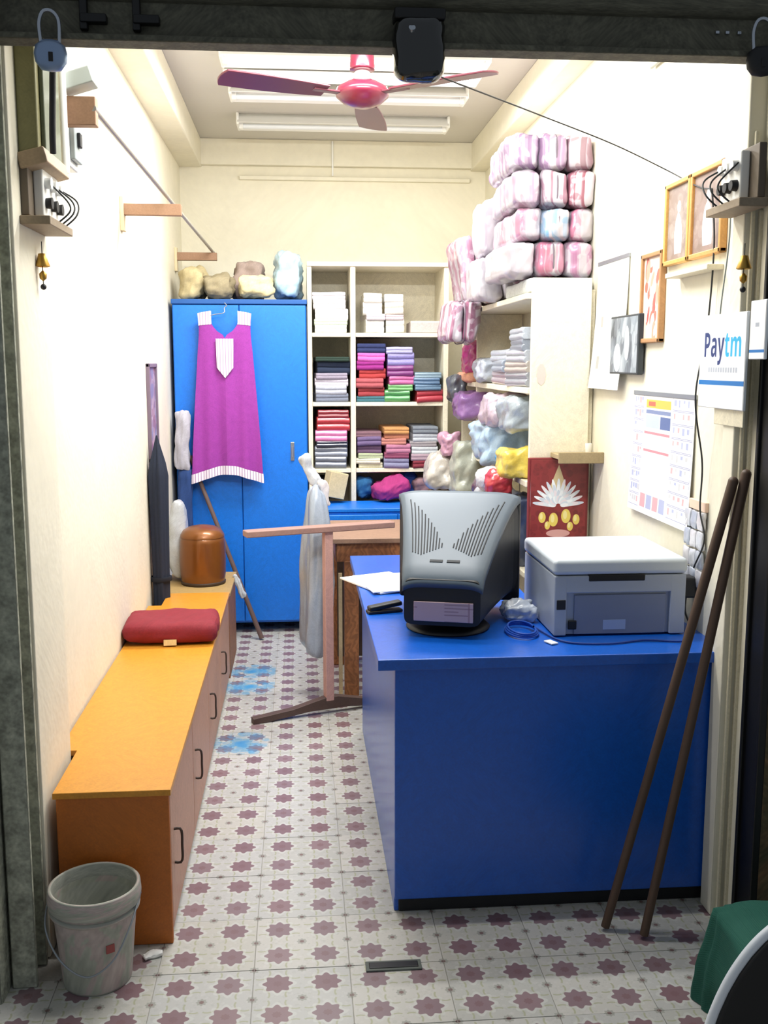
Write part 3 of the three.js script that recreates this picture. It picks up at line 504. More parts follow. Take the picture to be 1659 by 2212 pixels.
// upper middle shelf
pile(0.192, zc, yC, 0.192, dd, [['slate grey', 0x7c8396, 0.045], ['silver grey', 0xb8bccb, 0.05], ['pale lilac-grey', 0xcfc9d8, 0.04], ['mauve-grey', 0x9f96a8, 0.03], ['dark navy', 0x1d2a45, 0.075], ['deep green-black', 0x22382f, 0.02]], 'narrow pile topped with dark green', gBack);
pile(0.428, zc, yC, 0.165, dd, [['teal', 0x3e6f7c, 0.03], ['brick red', 0xa33d44, 0.055], ['rose red', 0xb55a62, 0.05], ['scarlet', 0xb03a3c, 0.055], ['deep magenta', 0x9b2a86, 0.05], ['bright pink', 0xe56fc8, 0.05], ['navy', 0x26305f, 0.05]], 'pile topped with navy', gBack);
pile(0.592, zc + 0.01, yC, 0.155, dd, [['leaf green', 0x4f9a58, 0.065], ['grass green', 0x6bab66, 0.035], ['pink', 0xc767a0, 0.05], ['plum', 0x7b2f78, 0.06], ['lavender', 0x8d86c2, 0.075], ['light lavender', 0xa8a5d0, 0.035]], 'pile with two green garments at its foot', gBack, true);
pile(0.757, zc + 0.03, yC, 0.155, dd, [['crimson', 0xb23342, 0.07], ['dusty blue', 0x5f7f9c, 0.03], ['blue printed', 0x47698c, 0.04], ['grey-blue', 0x7d97a8, 0.03]], 'low pile over a crimson garment', gBack, true);
// lower middle shelf
pile(0.192, zc + 0.01, yB, 0.192, dd, [['smoke grey', 0x70788a, 0.07], ['blue-grey', 0x8790a4, 0.06], ['black-navy', 0x242a42, 0.035], ['candy pink', 0xe58ac0, 0.06], ['cherry red', 0xb9343f, 0.075], ['dark red', 0x8c2430, 0.045]], 'narrow pile topped with dark red', gBack, true);
pile(0.415, zc, yB, 0.15, dd, [['ivory', 0xdcd6bc, 0.03], ['cream', 0xe9e4cc, 0.025], ['pale sage', 0xb6bf9c, 0.03], ['dusky purple', 0x6e5470, 0.05], ['violet-grey', 0x75638c, 0.05], ['mauve-brown', 0x82606c, 0.03]], 'pile on creams with purple above', gBack);
pile(0.572, zc + 0.02, yB, 0.15, dd, [['lavender-grey', 0x8f8fae, 0.06], ['wine', 0x914a68, 0.03], ['rose pink', 0xc07f9c, 0.05], ['salmon', 0xbf7f74, 0.035], ['terracotta', 0xb06f56, 0.03], ['sand orange', 0xc9935c, 0.035]], 'pile topped with sand orange', gBack);
pile(0.738, zc + 0.01, yB, 0.16, dd, [['burgundy', 0x8d3342, 0.045], ['pinkish grey', 0xb39aa6, 0.035], ['light grey', 0xcdd2d6, 0.045], ['warm grey', 0x9f989c, 0.03], ['pearl grey', 0xbfc4cc, 0.05], ['steel grey', 0x7f8690, 0.04]], 'pile over a burgundy garment', gBack);
// bottom shelf oddments
single('cloth_bag', 'black cloth bag pushed into the bottom corner shelf by the wardrobe', 'bag', mv(soft(0.17, 0.13, 0.2, { r: 0.04, amp: 0.018, freq: 12, seed: 31 }), 0.16, 0.86, -6.12), cloth(0x17161a));
single('cardboard_packet', 'cream square carton tilted on the bottom shelf by the wardrobe', 'packet', mv(bx(-0.055, 0.055, -0.075, 0.075, -0.05, 0.05, 0.005), 0.205, 0.90, -5.88, 0.3, 0, -0.22), mat(0xd9c9a0, 0.7, { map: speckle }));
single('cloth_bundle', 'teal blue crumpled cloth on the bottom shelf beside the middle post', 'bundle', mv(soft(0.1, 0.12, 0.14, { r: 0.04, amp: 0.022, freq: 12, seed: 34 }), 0.385, 0.865, -6.02), cloth(0x1f5f92));
single('cloth_bundle', 'magenta crumpled cloth spilling from the bottom shelf over the blue cabinet', 'bundle', mv(soft(0.2, 0.1, 0.22, { r: 0.04, amp: 0.025, freq: 11, seed: 35 }), 0.53, 0.868, -5.93, 0.3, 0, 0.4), cloth(0xb0357c));
single('cloth_bundle', 'dark blue crumpled cloth on the bottom shelf behind the magenta cloth', 'bundle', mv(soft(0.13, 0.14, 0.14, { r: 0.04, amp: 0.02, freq: 12, seed: 36 }), 0.64, 0.88, -6.08), cloth(0x1d3f86));
single('cloth_bundle', 'brownish pink crumpled cloth on the bottom shelf by the last post', 'bundle', mv(soft(0.17, 0.12, 0.16, { r: 0.04, amp: 0.018, freq: 12, seed: 37 }), 0.762, 0.87, -6.05), cloth(0x9d7a80));

// ---------------------------------------------------------------- cream shelving along the right wall
{
  const t = thing('side_shelf', 'cream open shelving along the right wall with a tall end panel', 'shelf', [0, 0, 0]);
  const e = part('end_panel', bx(0.952, 1.20, 0, 1.945, -4.165, -4.14), M.shelfCream, t);
  part('rose_motif', mv(new THREE.CylinderGeometry(0.03, 0.03, 0.002, 9).scale(0.65, 1, 1.5), 0.995, 1.555, -4.139, 0, Math.PI / 2), mat(0xdccdc4, 0.8, { map: speckle }), e, 'faded pink sticker mark');
  part('back_panel', bx(1.205, 1.222, 0, 1.9, -5.94, -4.165), M.shelfCream, t);
  part('upright', bx(0.955, 1.2, 0, 1.86, -5.46, -5.44), M.shelfCream, t);
  part('upright', bx(0.955, 1.2, 0, 1.86, -5.94, -5.92), M.shelfCream, t);
  part('top_board', bx(0.93, 1.21, 1.86, 1.885, -5.94, -4.165), M.shelfCream, t);
  for (const y of [1.50, 1.11, 0.72]) { part('shelf_board', bx(0.945, 1.205, y - 0.026, y, -5.44, -4.165), M.shelfCream, t); part('shelf_board', bx(0.945, 1.205, y - 0.026, y, -5.92, -5.46), M.shelfCream, t); }
}
{
  const t = thing('wall_ledge', 'short wooden ledge over the maroon printed panel', 'ledge', [0, 0, 0]);
  part('board', bx(1.04, 1.225, 1.215, 1.235, -4.135, -4.0, 0.003), mat(0xb8a47c, 0.6, { map: speckle }), t); part('lip', bx(1.04, 1.225, 1.2, 1.245, -4.005, -3.99, 0.003), mat(0xa8946e, 0.6, { map: speckle }), t);
  part('incense_cup', mv(lathe([[0, 0], [0.012, 0], [0.014, 0.04], [0.012, 0.04], [0.01, 0.004], [0, 0.004]], 20), 1.185, 1.235, -4.08), M.white, t);
}
{
  const t = thing('printed_panel', 'maroon panel printed with white petals and yellow pots below the ledge', 'panel', [0, 0, 0]);
  part('board', bx(0.945, 1.20, 0.6, 1.213, -4.137, -4.115, 0.004), mat(0x7e2a2c, 0.5), t);
  const pr = canvasTex(512, 768, (c, w, h) => {
    const q = rng(77); c.fillStyle = '#8a2f30'; c.fillRect(0, 0, w, h);
    for (let k = 0; k < 200; k++) { c.fillStyle = 'rgba(60,14,20,0.12)'; c.beginPath(); c.arc(q() * w, q() * h, 8 + 30 * q(), 0, 7); c.fill(); }
    c.fillStyle = '#cdb88c'; c.beginPath(); c.moveTo(150, 300); c.lineTo(256, 40); c.lineTo(350, 300); c.fill();
    for (let r = 3; r >= 0; r--) for (let k = 0; k < 13; k++) { const a = Math.PI + (k + 0.5) / 13 * Math.PI, L = 90 + 48 * r; c.save(); c.translate(256, 400); c.rotate(a); c.fillStyle = ['#f0f3f4', '#dfe6ea', '#e9dfe2', '#cfd8e2'][(k + r) % 4]; c.beginPath(); c.ellipse(L * 0.62, 0, L * 0.4, 17, 0, 0, 7); c.fill(); c.restore(); }
    for (const [x, y, r] of [[110, 500, 48], [215, 520, 60], [330, 490, 62], [425, 520, 46], [160, 570, 36], [370, 580, 40]]) { c.fillStyle = '#e7cf62'; c.beginPath(); c.ellipse(x, y, r * 0.7, r, 0, 0, 7); c.fill(); c.fillStyle = '#f3e59a'; c.beginPath(); c.ellipse(x - 8, y - 10, r * 0.3, r * 0.6, 0, 0, 7); c.fill(); }
    c.fillStyle = '#d9a39c'; c.beginPath(); c.ellipse(260, 640, 110, 34, 0, 0, 7); c.fill();
  });
  const pg = new THREE.BoxGeometry(0.235, 0.37, 0.004); pg.translate(1.072, 1.02, -4.112); part('print', pg, mat(0xffffff, 0.35, { map: pr }), t, 'devotional style print of petals and pots');
}
// goods on the side shelving
const packs = (list) => { for (const [nm, l, cat, w, h, d, x, y, z, hex, gl, o] of list) single(nm, l, cat, mv(soft(w, h, d, { r: 0.035, amp: 0.02, freq: 13, seed: (y * 100 + z * 37) % 50, ...(o || {}) }), x, y + h / 2, z), gl ? poly(hex) : cloth(hex)); };
pile(1.065, -4.42, 1.502, 0.34, 0.24, [['ash grey', 0x9a9ea8, 0.06], ['pale taupe', 0xb5ada6, 0.045], ['misty grey', 0xb6bcc6, 0.05], ['dove grey', 0x8f98a6, 0.05], ['ice grey', 0xc3ccd8, 0.045]], 'plastic-wrapped pile next to the tall end panel', 'plastic-wrapped garments on the side shelving', true, -Math.PI / 2);
pile(1.065, -4.82, 1.502, 0.34, 0.24, [['pinkish grey', 0xb3a3aa, 0.06], ['bluish grey', 0xa0aaba, 0.05], ['frosty grey', 0xc0c7d2, 0.05]], 'plastic-wrapped pile behind the tall grey one', 'plastic-wrapped garments on the side shelving', true, -Math.PI / 2);
packs([
  ['polythene_pack', 'crumpled grey plastic pack hanging over the side shelf edge by the end panel', 'pack', 0.2, 0.14, 0.3, 0.99, 1.31, -4.42, 0xa9b4bc, true],
  ['polythene_pack', 'crumpled pinkish white plastic pack sagging under the side shelf board', 'pack', 0.2, 0.15, 0.3, 0.985, 1.305, -4.80, 0xcbb8c6, true],
  ['polythene_pack', 'silvery plastic pack on the side shelf in front of the inner upright', 'pack', 0.18, 0.12, 0.26, 1.0, 1.505, -5.2, 0xb7bfcc, true],
  ['polythene_pack', 'magenta plastic pack on the far side shelf behind the inner upright', 'pack', 0.2, 0.18, 0.3, 1.03, 1.54, -5.68, 0xb52a78, true],
  ['folded_cloth', 'peach cloth under the magenta pack on the far side shelf', 'cloth', 0.24, 0.05, 0.36, 1.03, 1.498, -5.69, 0xe8a98c, false, { r: 0.02, amp: 0.006 }],
  ['polythene_pack', 'purple plastic pack drooping below the far side shelf', 'pack', 0.2, 0.14, 0.3, 0.96, 1.30, -5.55, 0x9a6fae, true],
  ['polythene_pack', 'dark grey crumpled pack at the corner of both cream shelvings', 'pack', 0.1, 0.16, 0.16, 0.90, 1.375, -5.76, 0x565c66, true],
  ['polythene_bag', 'large pale blue and white plastic bag on the side shelf', 'bag', 0.24, 0.2, 0.40, 1.0, 1.118, -4.95, 0xb4cfe6, true, { amp: 0.03 }],
  ['polythene_bag', 'bright sky blue pack tucked below the pale blue bag', 'bag', 0.14, 0.08, 0.16, 0.99, 1.112, -4.62, 0x4f9fd0, true],
  ['polythene_bag', 'yellow plastic bag on the side shelf beside the maroon panel', 'bag', 0.17, 0.12, 0.16, 0.94, 1.114, -4.32, 0xeed35a, true],
  ['polythene_bag', 'red plastic packet beneath the yellow bag', 'bag', 0.12, 0.1, 0.12, 0.868, 1.03, -4.34, 0xc22f3a, true],
  ['polythene_bag', 'round white plastic bag on the side shelf beside the red packet', 'bag', 0.12, 0.09, 0.18, 0.868, 1.03, -4.56, 0xeceaee, true],
  ['polythene_bag', 'dark indigo pack with white edges under the red packet', 'bag', 0.18, 0.3, 0.2, 0.93, 0.725, -4.38, 0x3d4866, true],
  ['polythene_bag', 'crumpled silver white pack under the round white bag', 'bag', 0.18, 0.3, 0.2, 0.92, 0.725, -4.62, 0xc2c6cc, true, { amp: 0.03 }],
  ['polythene_bag', 'dim purple-brown bag between the pale blue and cream bags', 'bag', 0.12, 0.3, 0.16, 0.93, 0.73, -5.02, 0x6c5664, true],
  ['polythene_bag', 'knotted cream plastic bag on the cabinet in front of the shelf corner', 'bag', 0.18, 0.2, 0.2, 0.80, 0.90, -5.70, 0xd8d2c8, true, { pinch: 0.4, amp: 0.025 }],
  ['polythene_bag', 'small amber packet below the knotted cream bag', 'bag', 0.14, 0.1, 0.14, 0.80, 0.797, -5.72, 0xb88f4a, true],
  ['polythene_bag', 'greyish green bag leaning on the shelf corner above the cabinet', 'bag', 0.16, 0.28, 0.16, 0.905, 0.90, -5.45, 0xb7bcae, true, { pinch: 0.2 }],
  ['polythene_bag', 'pink crumpled packet sticking up above the knotted cream bag', 'bag', 0.1, 0.13, 0.1, 0.84, 1.09, -5.62, 0xd7a5bd, true, { amp: 0.03 }],
]);
// big wrapped bundles on top
const stripeCache = {};
function printed(hex) { // glossy wrapped prints: soft vertical stripes and blotches of the same dye
  if (stripeCache[hex]) return stripeCache[hex];
  const tx = canvasTex(128, 128, (c, w, h) => { const q = rng(hex % 9973); c.fillStyle = '#b4adb6'; c.fillRect(0, 0, w, h); const col = '#' + hex.toString(16).padStart(6, '0'); for (let k = 0; k < 9; k++) { c.globalAlpha = 0.35 + 0.5 * q(); c.fillStyle = col; c.fillRect(q() * w, 0, 4 + 16 * q(), h); } c.globalAlpha = 0.5; for (let k = 0; k < 26; k++) { c.fillStyle = q() < 0.6 ? col : '#c4bec6'; c.beginPath(); c.ellipse(q() * w, q() * h, 3 + 9 * q(), 5 + 16 * q(), q() * 3, 0, 7); c.fill(); } }, 5, 4);
  return stripeCache[hex] = phys(0xffffff, 0.42, { map: tx, clearcoat: 0.7, clearcoatRoughness: 0.2 });
}
function bundle(label, x0, x1, y0, y1, z0, z1, cols, seed, lean = 0) {
  const t = thing('garment_bundle', label, 'bundle', [(x0 + x1) / 2, y0, (z0 + z1) / 2], 0, 'wrapped garment bundles on the side shelving');
  const n = cols.length, w = (x1 - x0) / n, h = y1 - y0, d = z1 - z0;
  cols.forEach((c, i) => { part('garment_pack', mv(soft(w * 1.02, h * 0.93, d, { r: Math.min(0.03, h * 0.3, w * 0.35), amp: 0.016, freq: 12, seed: seed + i, seg: 12, stretch: [1, 0.5, 1] }), -(x1 - x0) / 2 + w * (i + 0.5), h / 2, (i % 2 ? 0.01 : -0.008), 0, 0, lean), printed(c), t); });
  part('tie_string', (() => { const hh = h * 0.495, pts = []; for (let k = 0; k <= 24; k++) { const a = k / 24 * 2 * Math.PI, c = Math.cos(a), s = Math.sin(a); pts.push([(x1 - x0) * (seed % 2 ? 0.02 : -0.06), h / 2 + Math.sign(s) * Math.pow(Math.abs(s), 0.4) * hh, Math.sign(c) * Math.pow(Math.abs(c), 0.4) * (d / 2 + 0.012)]); } return tube(pts, 0.003, 48, 5); })(), mat(0x6f6470, 0.8), t);
}
bundle('white, rose and blue wrapped garment bundle, lowest on the side shelving top', 0.86, 1.222, 1.952, 2.105, -4.75, -4.2, [0xb0aab2, 0xa8607c, 0xa26a8c], 41);
bundle('blue and pink wrapped garment bundle, second up on the side shelving top', 0.90, 1.222, 2.10, 2.235, -4.75, -4.2, [0xa8708a, 0x6f98ba, 0xa85f7c], 47);
bundle('mauve and dusky rose wrapped garment bundle, third up on the side shelving top', 0.885, 1.222, 2.232, 2.385, -4.74, -4.21, [0x9a8298, 0x8a5c72, 0x854456], 53);
bundle('lilac wrapped garment bundle with pointed corners, topmost on the side shelving', 0.875, 1.222, 2.382, 2.535, -4.73, -4.22, [0x84668a, 0x8a6c8e, 0x866470], 59);
bundle('plain white wrapped garment bundle lying behind the tall bundle stack, lower', 0.84, 1.2, 1.89, 2.10, -5.12, -4.78, [0xb9b6bc, 0xaeacba, 0xa4a8bc], 61);
bundle('white and mauve wrapped garment bundle behind the tall bundle stack, upper', 0.86, 1.2, 2.1, 2.36, -5.1, -4.78, [0xb0a8b4, 0xa696aa, 0x8c7290], 67);
single('cloth_wrap', 'crisp white cloth edge under the lowest bundle over the end panel', 'cloth', mv(soft(0.27, 0.062, 0.5, { r: 0.014, amp: 0.006, freq: 8, seed: 71 }), 1.085, 1.918, -4.44), cloth(0xe9eef0));
bundle('pink crumpled wrapped garment bundle slumping over the far shelving edge', 0.83, 1.06, 1.895, 2.25, -5.62, -5.18, [0x9a6680, 0x96425f, 0xa65a78], 73, 0.16);
bundle('dusky pink wrapped garment bundle drooping low over the far shelving corner', 0.76, 0.915, 1.70, 1.92, -5.5, -5.16, [0x8a5670, 0x7c4862], 79, -0.12);

// ---------------------------------------------------------------- wooden stand, covered garment and brown table in the aisle
{
  const t = thing('display_stand', 'wooden garment stand with crossbar, post and spreading foot in the aisle', 'stand', [0.122, 0, -4.52], R(19));
  part('post', bx(-0.02, 0.02, 0.06, 0.86, -0.02, 0.02, 0.004), M.pinkWood, t, 'pinkish painted post');
  part('crossbar', bx(-0.385, 0.32, 0.85, 0.878, -0.035, 0.035, 0.005), mat(0xa88378, 0.6, { map: speckle }), t);
  const s = new THREE.Shape(); s.moveTo(-0.365, 0); s.lineTo(-0.365, 0.022); s.lineTo(-0.18, 0.04); s.lineTo(-0.02, 0.075); s.lineTo(0.04, 0.075); s.lineTo(0.2, 0.04); s.lineTo(0.33, 0.03); s.lineTo(0.33, 0); s.lineTo(0.29, 0); s.lineTo(0.1, 0.022); s.lineTo(-0.1, 0.022); s.lineTo(-0.31, 0); s.closePath();
  const g = new THREE.ExtrudeGeometry(s, { depth: 0.034, bevelEnabled: true, bevelSize: 0.002, bevelThickness: 0.002, bevelSegments: 1 }); g.translate(0, 0.002, -0.017);
  part('foot', uvm(g), mat(0x5b463e, 0.6, { map: speckle }), t);
}
{
  const t = thing('covered_garment', 'grey garment in a clear plastic cover tied white at the neck behind the stand', 'garment', [0.072, 0, -4.72], R(12));
  part('plastic_cover', (() => { const g = soft(0.12, 0.80, 0.30, { r: 0.055, amp: 0.03, freq: 5, seed: 81, seg: 22, pinch: 0.55, stretch: [1.6, 0.35, 1.6] }); g.translate(0, 0.63, 0); return g; })(), phys(0xa9b6c8, 0.3, { clearcoat: 0.7, clearcoatRoughness: 0.2, map: speckle }), t);
  part('neck_tie', (() => { const g = soft(0.045, 0.13, 0.05, { r: 0.018, amp: 0.012, freq: 22, seed: 83, seg: 10 }); g.rotateZ(0.12); g.translate(0.035, 1.0, 0.02); return g; })(), poly(0xf1ecee), t, 'white tied plastic neck');
}
single('plastic_strip', 'loose clear plastic strip rising from the covered garment toward the shelf', 'plastic', mv(soft(0.05, 0.16, 0.04, { r: 0.014, amp: 0.018, freq: 20, seed: 88, seg: 10 }), 0.055, 1.09, -4.80, 0, 0, 0.5), poly(0xd5d9e0));
{
  const t = thing('brown_table', 'plain brown wooden table behind the counter and stand', 'table', [0, 0, 0]);
  part('top', bx(0.15, 0.80, 0.755, 0.78, -5.3, -4.72), mat(0xa5846e, 0.55, { map: speckle }), t);
  part('apron', bx(0.17, 0.78, 0.665, 0.756, -4.76, -4.735), M.wood, t);
  part('apron', bx(0.165, 0.185, 0.665, 0.756, -5.28, -4.76), M.wood, t);
  for (const [x, z] of [[0.205, -4.745], [0.70, -4.745], [0.17, -5.28], [0.70, -5.28]]) part('leg', bx(x, x + 0.07, 0, 0.67, z - 0.03, z + 0.015), M.wood, t);
  part('back_board', bx(0.19, 0.76, 0.05, 0.67, -5.27, -5.25), M.darkWood, t);
}
single('cardboard_strip', 'cream strip of card standing along the brown table leg', 'card', mv(bx(-0.009, 0.009, 0, 0.62, -0.004, 0.004, 0.001), 0.185, 0.0, -4.70, 0.1), mat(0xcbb58c, 0.8, { map: speckle }));
single('cardboard_sheet', 'cream sheet of card lying on the floor under the brown table', 'card', bx(0.15, 0.30, 0.001, 0.02, -4.69, -4.60, 0.002), mat(0xd8cfb8, 0.8, { map: speckle }));

// ---------------------------------------------------------------- things by the left wall
{
  const t = thing('cloth_roll', 'tall dark navy cloth roll standing upright against the left wall', 'roll', [-0.688, 0, -4.98]);
  const g = lathe([[0, 0.0], [0.04, 0], [0.044, 0.3], [0.046, 0.6], [0.052, 0.9], [0.056, 1.06], [0.045, 1.12], [0.02, 1.2], [0.004, 1.255], [0, 1.256]], 44);
  const p = g.attributes.position; for (let i = 0; i < p.count; i++) { const a = Math.atan2(p.getZ(i), p.getX(i)), k = 1 + 0.10 * Math.sin(a * 5 + p.getY(i) * 2) + 0.06 * Math.sin(a * 11); p.setX(i, p.getX(i) * k * 0.85); p.setZ(i, p.getZ(i) * k); } g.computeVertexNormals();
  part('cloth', g, cloth(0x232c40), t);
  part('binding', mv(lathe([[0.045, -0.012], [0.053, -0.01], [0.053, 0.01], [0.045, 0.012]], 32), 0, 0.55, 0), cloth(0x171d2c), t);
}
single('polythene_bag', 'greyish white plastic bag standing between navy roll and copper drum', 'bag', mv(soft(0.10, 0.42, 0.16, { r: 0.045, amp: 0.018, freq: 9, seed: 91, pinch: 0.25 }), -0.648, 0.448 + 0.225, -5.42), poly(0xcfd4d8));
single('hanging_cloth', 'pale printed cloth hanging at the wardrobe edge above the navy roll', 'cloth', mv(soft(0.09, 0.34, 0.06, { r: 0.025, amp: 0.02, freq: 10, seed: 93, stretch: [2, 0.5, 1] }), -0.67, 1.16, -5.885), cloth(0xc2c0cc));
single('hanging_cloth', 'dark blue cloth hanging below the pale printed cloth by the wardrobe', 'cloth', mv(soft(0.085, 0.34, 0.05, { r: 0.02, amp: 0.014, freq: 10, seed: 95, stretch: [2, 0.4, 1] }), -0.66, 0.82, -5.89), cloth(0x2b4a86));
single('wooden_stick', 'thin brown stick leaning on the blue wardrobe behind the copper drum', 'stick', rod([-0.232, 0.008, -5.80], [-0.63, 1.07, -5.925], 0.014, 0.012), mat(0x6b5550, 0.6));
single('plastic_tag', 'small crumpled white plastic strip hanging from the low box corner', 'tag', mv(soft(0.03, 0.13, 0.02, { r: 0.008, amp: 0.01, freq: 30, seed: 97, seg: 8 }), -0.335, 0.40, -5.45, 0, 0, 0.35), poly(0xd6dde6));
{
  const t = thing('wall_frame', 'narrow purple-grey framed picture on the left wall', 'frame', [WL, 0, 0]);
  part('frame', [bx(0, 0.018, 1.12, 1.14, -5.3, -5.02), bx(0, 0.018, 1.58, 1.6, -5.3, -5.02), bx(0, 0.018, 1.12, 1.6, -5.04, -5.02), bx(0, 0.018, 1.12, 1.6, -5.3, -5.28)], mat(0x7b6a7c, 0.5), t);
  part('print', bx(0.001, 0.008, 1.135, 1.585, -5.285, -5.035, 0.001), mat(0xffffff, 0.5, { map: canvasTex(128, 256, (c, w, h) => { const q = rng(41); c.fillStyle = '#9b8aa6'; c.fillRect(0, 0, w, h); for (let k = 0; k < 60; k++) { c.fillStyle = ['rgba(90,110,170,0.4)', 'rgba(210,190,200,0.4)', 'rgba(120,70,100,0.35)'][k % 3]; c.beginPath(); c.ellipse(q() * w, q() * h, 8 + 18 * q(), 6 + 22 * q(), q() * 3, 0, 7); c.fill(); } }, 3, 2) }), t);
}
// brackets and rail on the left wall
for (const [z, l] of [[-3.02, 'brown wooden wall bracket with a small tilted box, above the switchboard'], [-4.47, 'brown wooden wall bracket midway along the hanging rail'], [-6.36, 'brown wooden wall bracket over the blue wardrobe']]) {
  const t = thing('wall_bracket', l, 'bracket', [0, z > -3.1 ? 0.07 : 0, z]), x1 = z > -3.1 ? -0.552 : -0.483;
  part('arm', bx(WL, x1, z > -3.1 ? 2.185 : 2.215, 2.262, -0.02, 0.02, 0.003), mat(0xa47e62, 0.6, { map: speckle }), t);
  part('wall_plate', bx(WL, WL + 0.016, 2.15, 2.29, -0.03, 0.03, 0.003), mat(0xd8c7a2, 0.6), t);
}
single('hanging_rail', 'long thin grey rail running along the left wall on brown brackets', 'rail', rod([-0.558, 2.30, -3.0], [-0.51, 2.272, -6.45], 0.0085), mat(0x9a948c, 0.4, { metalness: 0.3 }));
single('small_carton', 'small pale grey carton tilted on the bracket above the switchboard', 'box', mv(bx(-0.045, 0.045, -0.022, 0.022, -0.04, 0.04, 0.004), -0.60, 2.375, -3.02, 0, 0, 0.3), mat(0xc9cfc9, 0.7));

// electric things on the left pier
{
  const t = thing('meter_board', 'tall olive-brown electric meter board on the left pier under the shutter', 'meter board', [-0.69, 0, 0]);
  part('board', bx(0, 0.05, 2.11, 2.60, -2.93, -2.70, 0.005), mat(0x8f8a5e, 0.6, { map: speckle }), t);
  part('front_cover', bx(0.05, 0.062, 2.13, 2.58, -2.90, -2.73, 0.004), mat(0x7a8068, 0.55, { map: speckle }), t);
  part('sloping_hood', mv(bx(0, 0.07, -0.02, 0.02, -2.94, -2.69, 0.004), 0, 2.1, 0, 0, 0, 0.25), mat(0xb59c7c, 0.6, { map: speckle }), t);
  part('white_conduit', rod([0.055, 2.12, -2.97], [0.055, 2.7, -2.97], 0.012), M.white, t);
}
{
  const t = thing('fuse_box', 'small white and grey fuse box beside the meter board', 'fuse box', [-0.725, 0, 0]);
  part('case', bx(0, 0.08, 2.16, 2.35, -3.20, -3.08, 0.006), mat(0xd5d8d8, 0.4), t); part('cover', bx(0.08, 0.095, 2.18, 2.33, -3.19, -3.09, 0.004), mat(0x9aa3a3, 0.4), t); part('switch', bx(0.095, 0.105, 2.22, 2.26, -3.15, -3.12, 0.003), M.charcoal, t);
}
single('cable_strap', 'thick black cable hanging from the padlock past the meter board', 'cable', tube([[-0.60, 2.5, -2.66], [-0.585, 2.40, -2.66], [-0.592, 2.28, -2.67], [-0.60, 2.16, -2.68], [-0.605, 2.12, -2.70]], 0.008, 40, 8), M.wire);
function switchboard(x, z0, z1, y, dir, label, sock) {
  const t = thing('switchboard', label, 'switchboard', [x, y, 0]);
  const X = (a, b) => dir > 0 ? [a, b] : [-b, -a];
  part('backing', bx(...X(0, 0.02), -0.005, 0.13, z0, z1, 0.003), mat(0x6d6152, 0.6), t);
  part('panel', bx(...X(0.02, 0.045), 0.0, 0.12, z0 + 0.01, z1 - 0.05, 0.005), M.white, t);
  part('ledge', bx(...X(0, 0.075), -0.03, -0.008, z0 - 0.01, z1 + 0.02, 0.003), mat(0x9c8a72, 0.6, { map: speckle }), t);
  for (let k = 0; k < 3; k++) for (let j = 0; j < 2; j++) part(j ? 'switch' : 'socket', mv(new THREE.CylinderGeometry(0.013, 0.015, 0.018, 16), dir * 0.052, 0.035 + 0.05 * j, z0 + 0.035 + k * (z1 - z0 - 0.1) / 2.2, 0, 0, Math.PI / 2), j ? M.white : M.charcoal, t);
  for (let k = 0; k < 3; k++) part('wire_loop', tube([[dir * 0.05, 0.09, z0 + 0.03 + k * 0.05], [dir * 0.095, 0.06 - k * 0.01, z0 + 0.02 + k * 0.05], [dir * 0.1, 0.02, z0 + 0.05 + k * 0.04], [dir * 0.06, -0.02, z0 + 0.06 + k * 0.04]], 0.0025, 20, 5), M.wire, t);
}
switchboard(-0.69, -2.93, -2.70, 1.975, 1, 'white switchboard with looped wires on the left pier under the meter board');
switchboard(1.18, -2.745, -2.56, 2.02, -1, 'white switchboard with round sockets on the pier above the payment signs');
for (const [x, z, y, l] of [[-0.675, -2.83, 1.86, 'small brass charm hanging on the left pier below the wires'], [1.165, -2.63, 1.85, 'small brass charm hanging on the right pier above the payment signs']]) {
  const t = thing('door_charm', l, 'charm', [x, y, z]);
  part('bell', lathe([[0, 0.03], [0.01, 0.028], [0.014, 0.012], [0.02, -0.004], [0.017, -0.006], [0, 0.01]], 24), M.brass, t); part('pendant', mv(lathe([[0, 0.014], [0.01, 0.004], [0.009, -0.008], [0, -0.016]], 20), 0, -0.028, 0), M.brass, t); part('clapper', mv(new THREE.SphereGeometry(0.008, 12, 8), 0, -0.058, 0), M.charcoal, t); part('string', rod([0, -0.06, 0], [0, 0.06, 0], 0.0012), M.wire, t);
}

// ---------------------------------------------------------------- things on the right wall
function wallFrame(z0, z1, y0, y1, col, tex, label) {
  const t = thing('framed_picture', label, 'framed picture', [WR, 0, 0]), b = 0.016;
  part('frame', [bx(-0.022, 0, y0, y0 + b, z0, z1), bx(-0.022, 0, y1 - b, y1, z0, z1), bx(-0.022, 0, y0, y1, z0, z0 + b), bx(-0.022, 0, y0, y1, z1 - b, z1)], mat(col, 0.45, { map: speckle }), t);
  const g = new THREE.PlaneGeometry(z1 - z0 - 2 * b + 0.004, y1 - y0 - 2 * b + 0.004); g.rotateY(-Math.PI / 2); g.translate(-0.012, (y0 + y1) / 2, (z0 + z1) / 2);
  part('print', g, mat(0xffffff, 0.4, { map: tex, side: THREE.DoubleSide }), t);
  part('backing', bx(-0.011, 0, y0 + 0.004, y1 - 0.004, z0 + 0.004, z1 - 0.004, 0.001), mat(0x8d7a5c, 0.8), t);
}
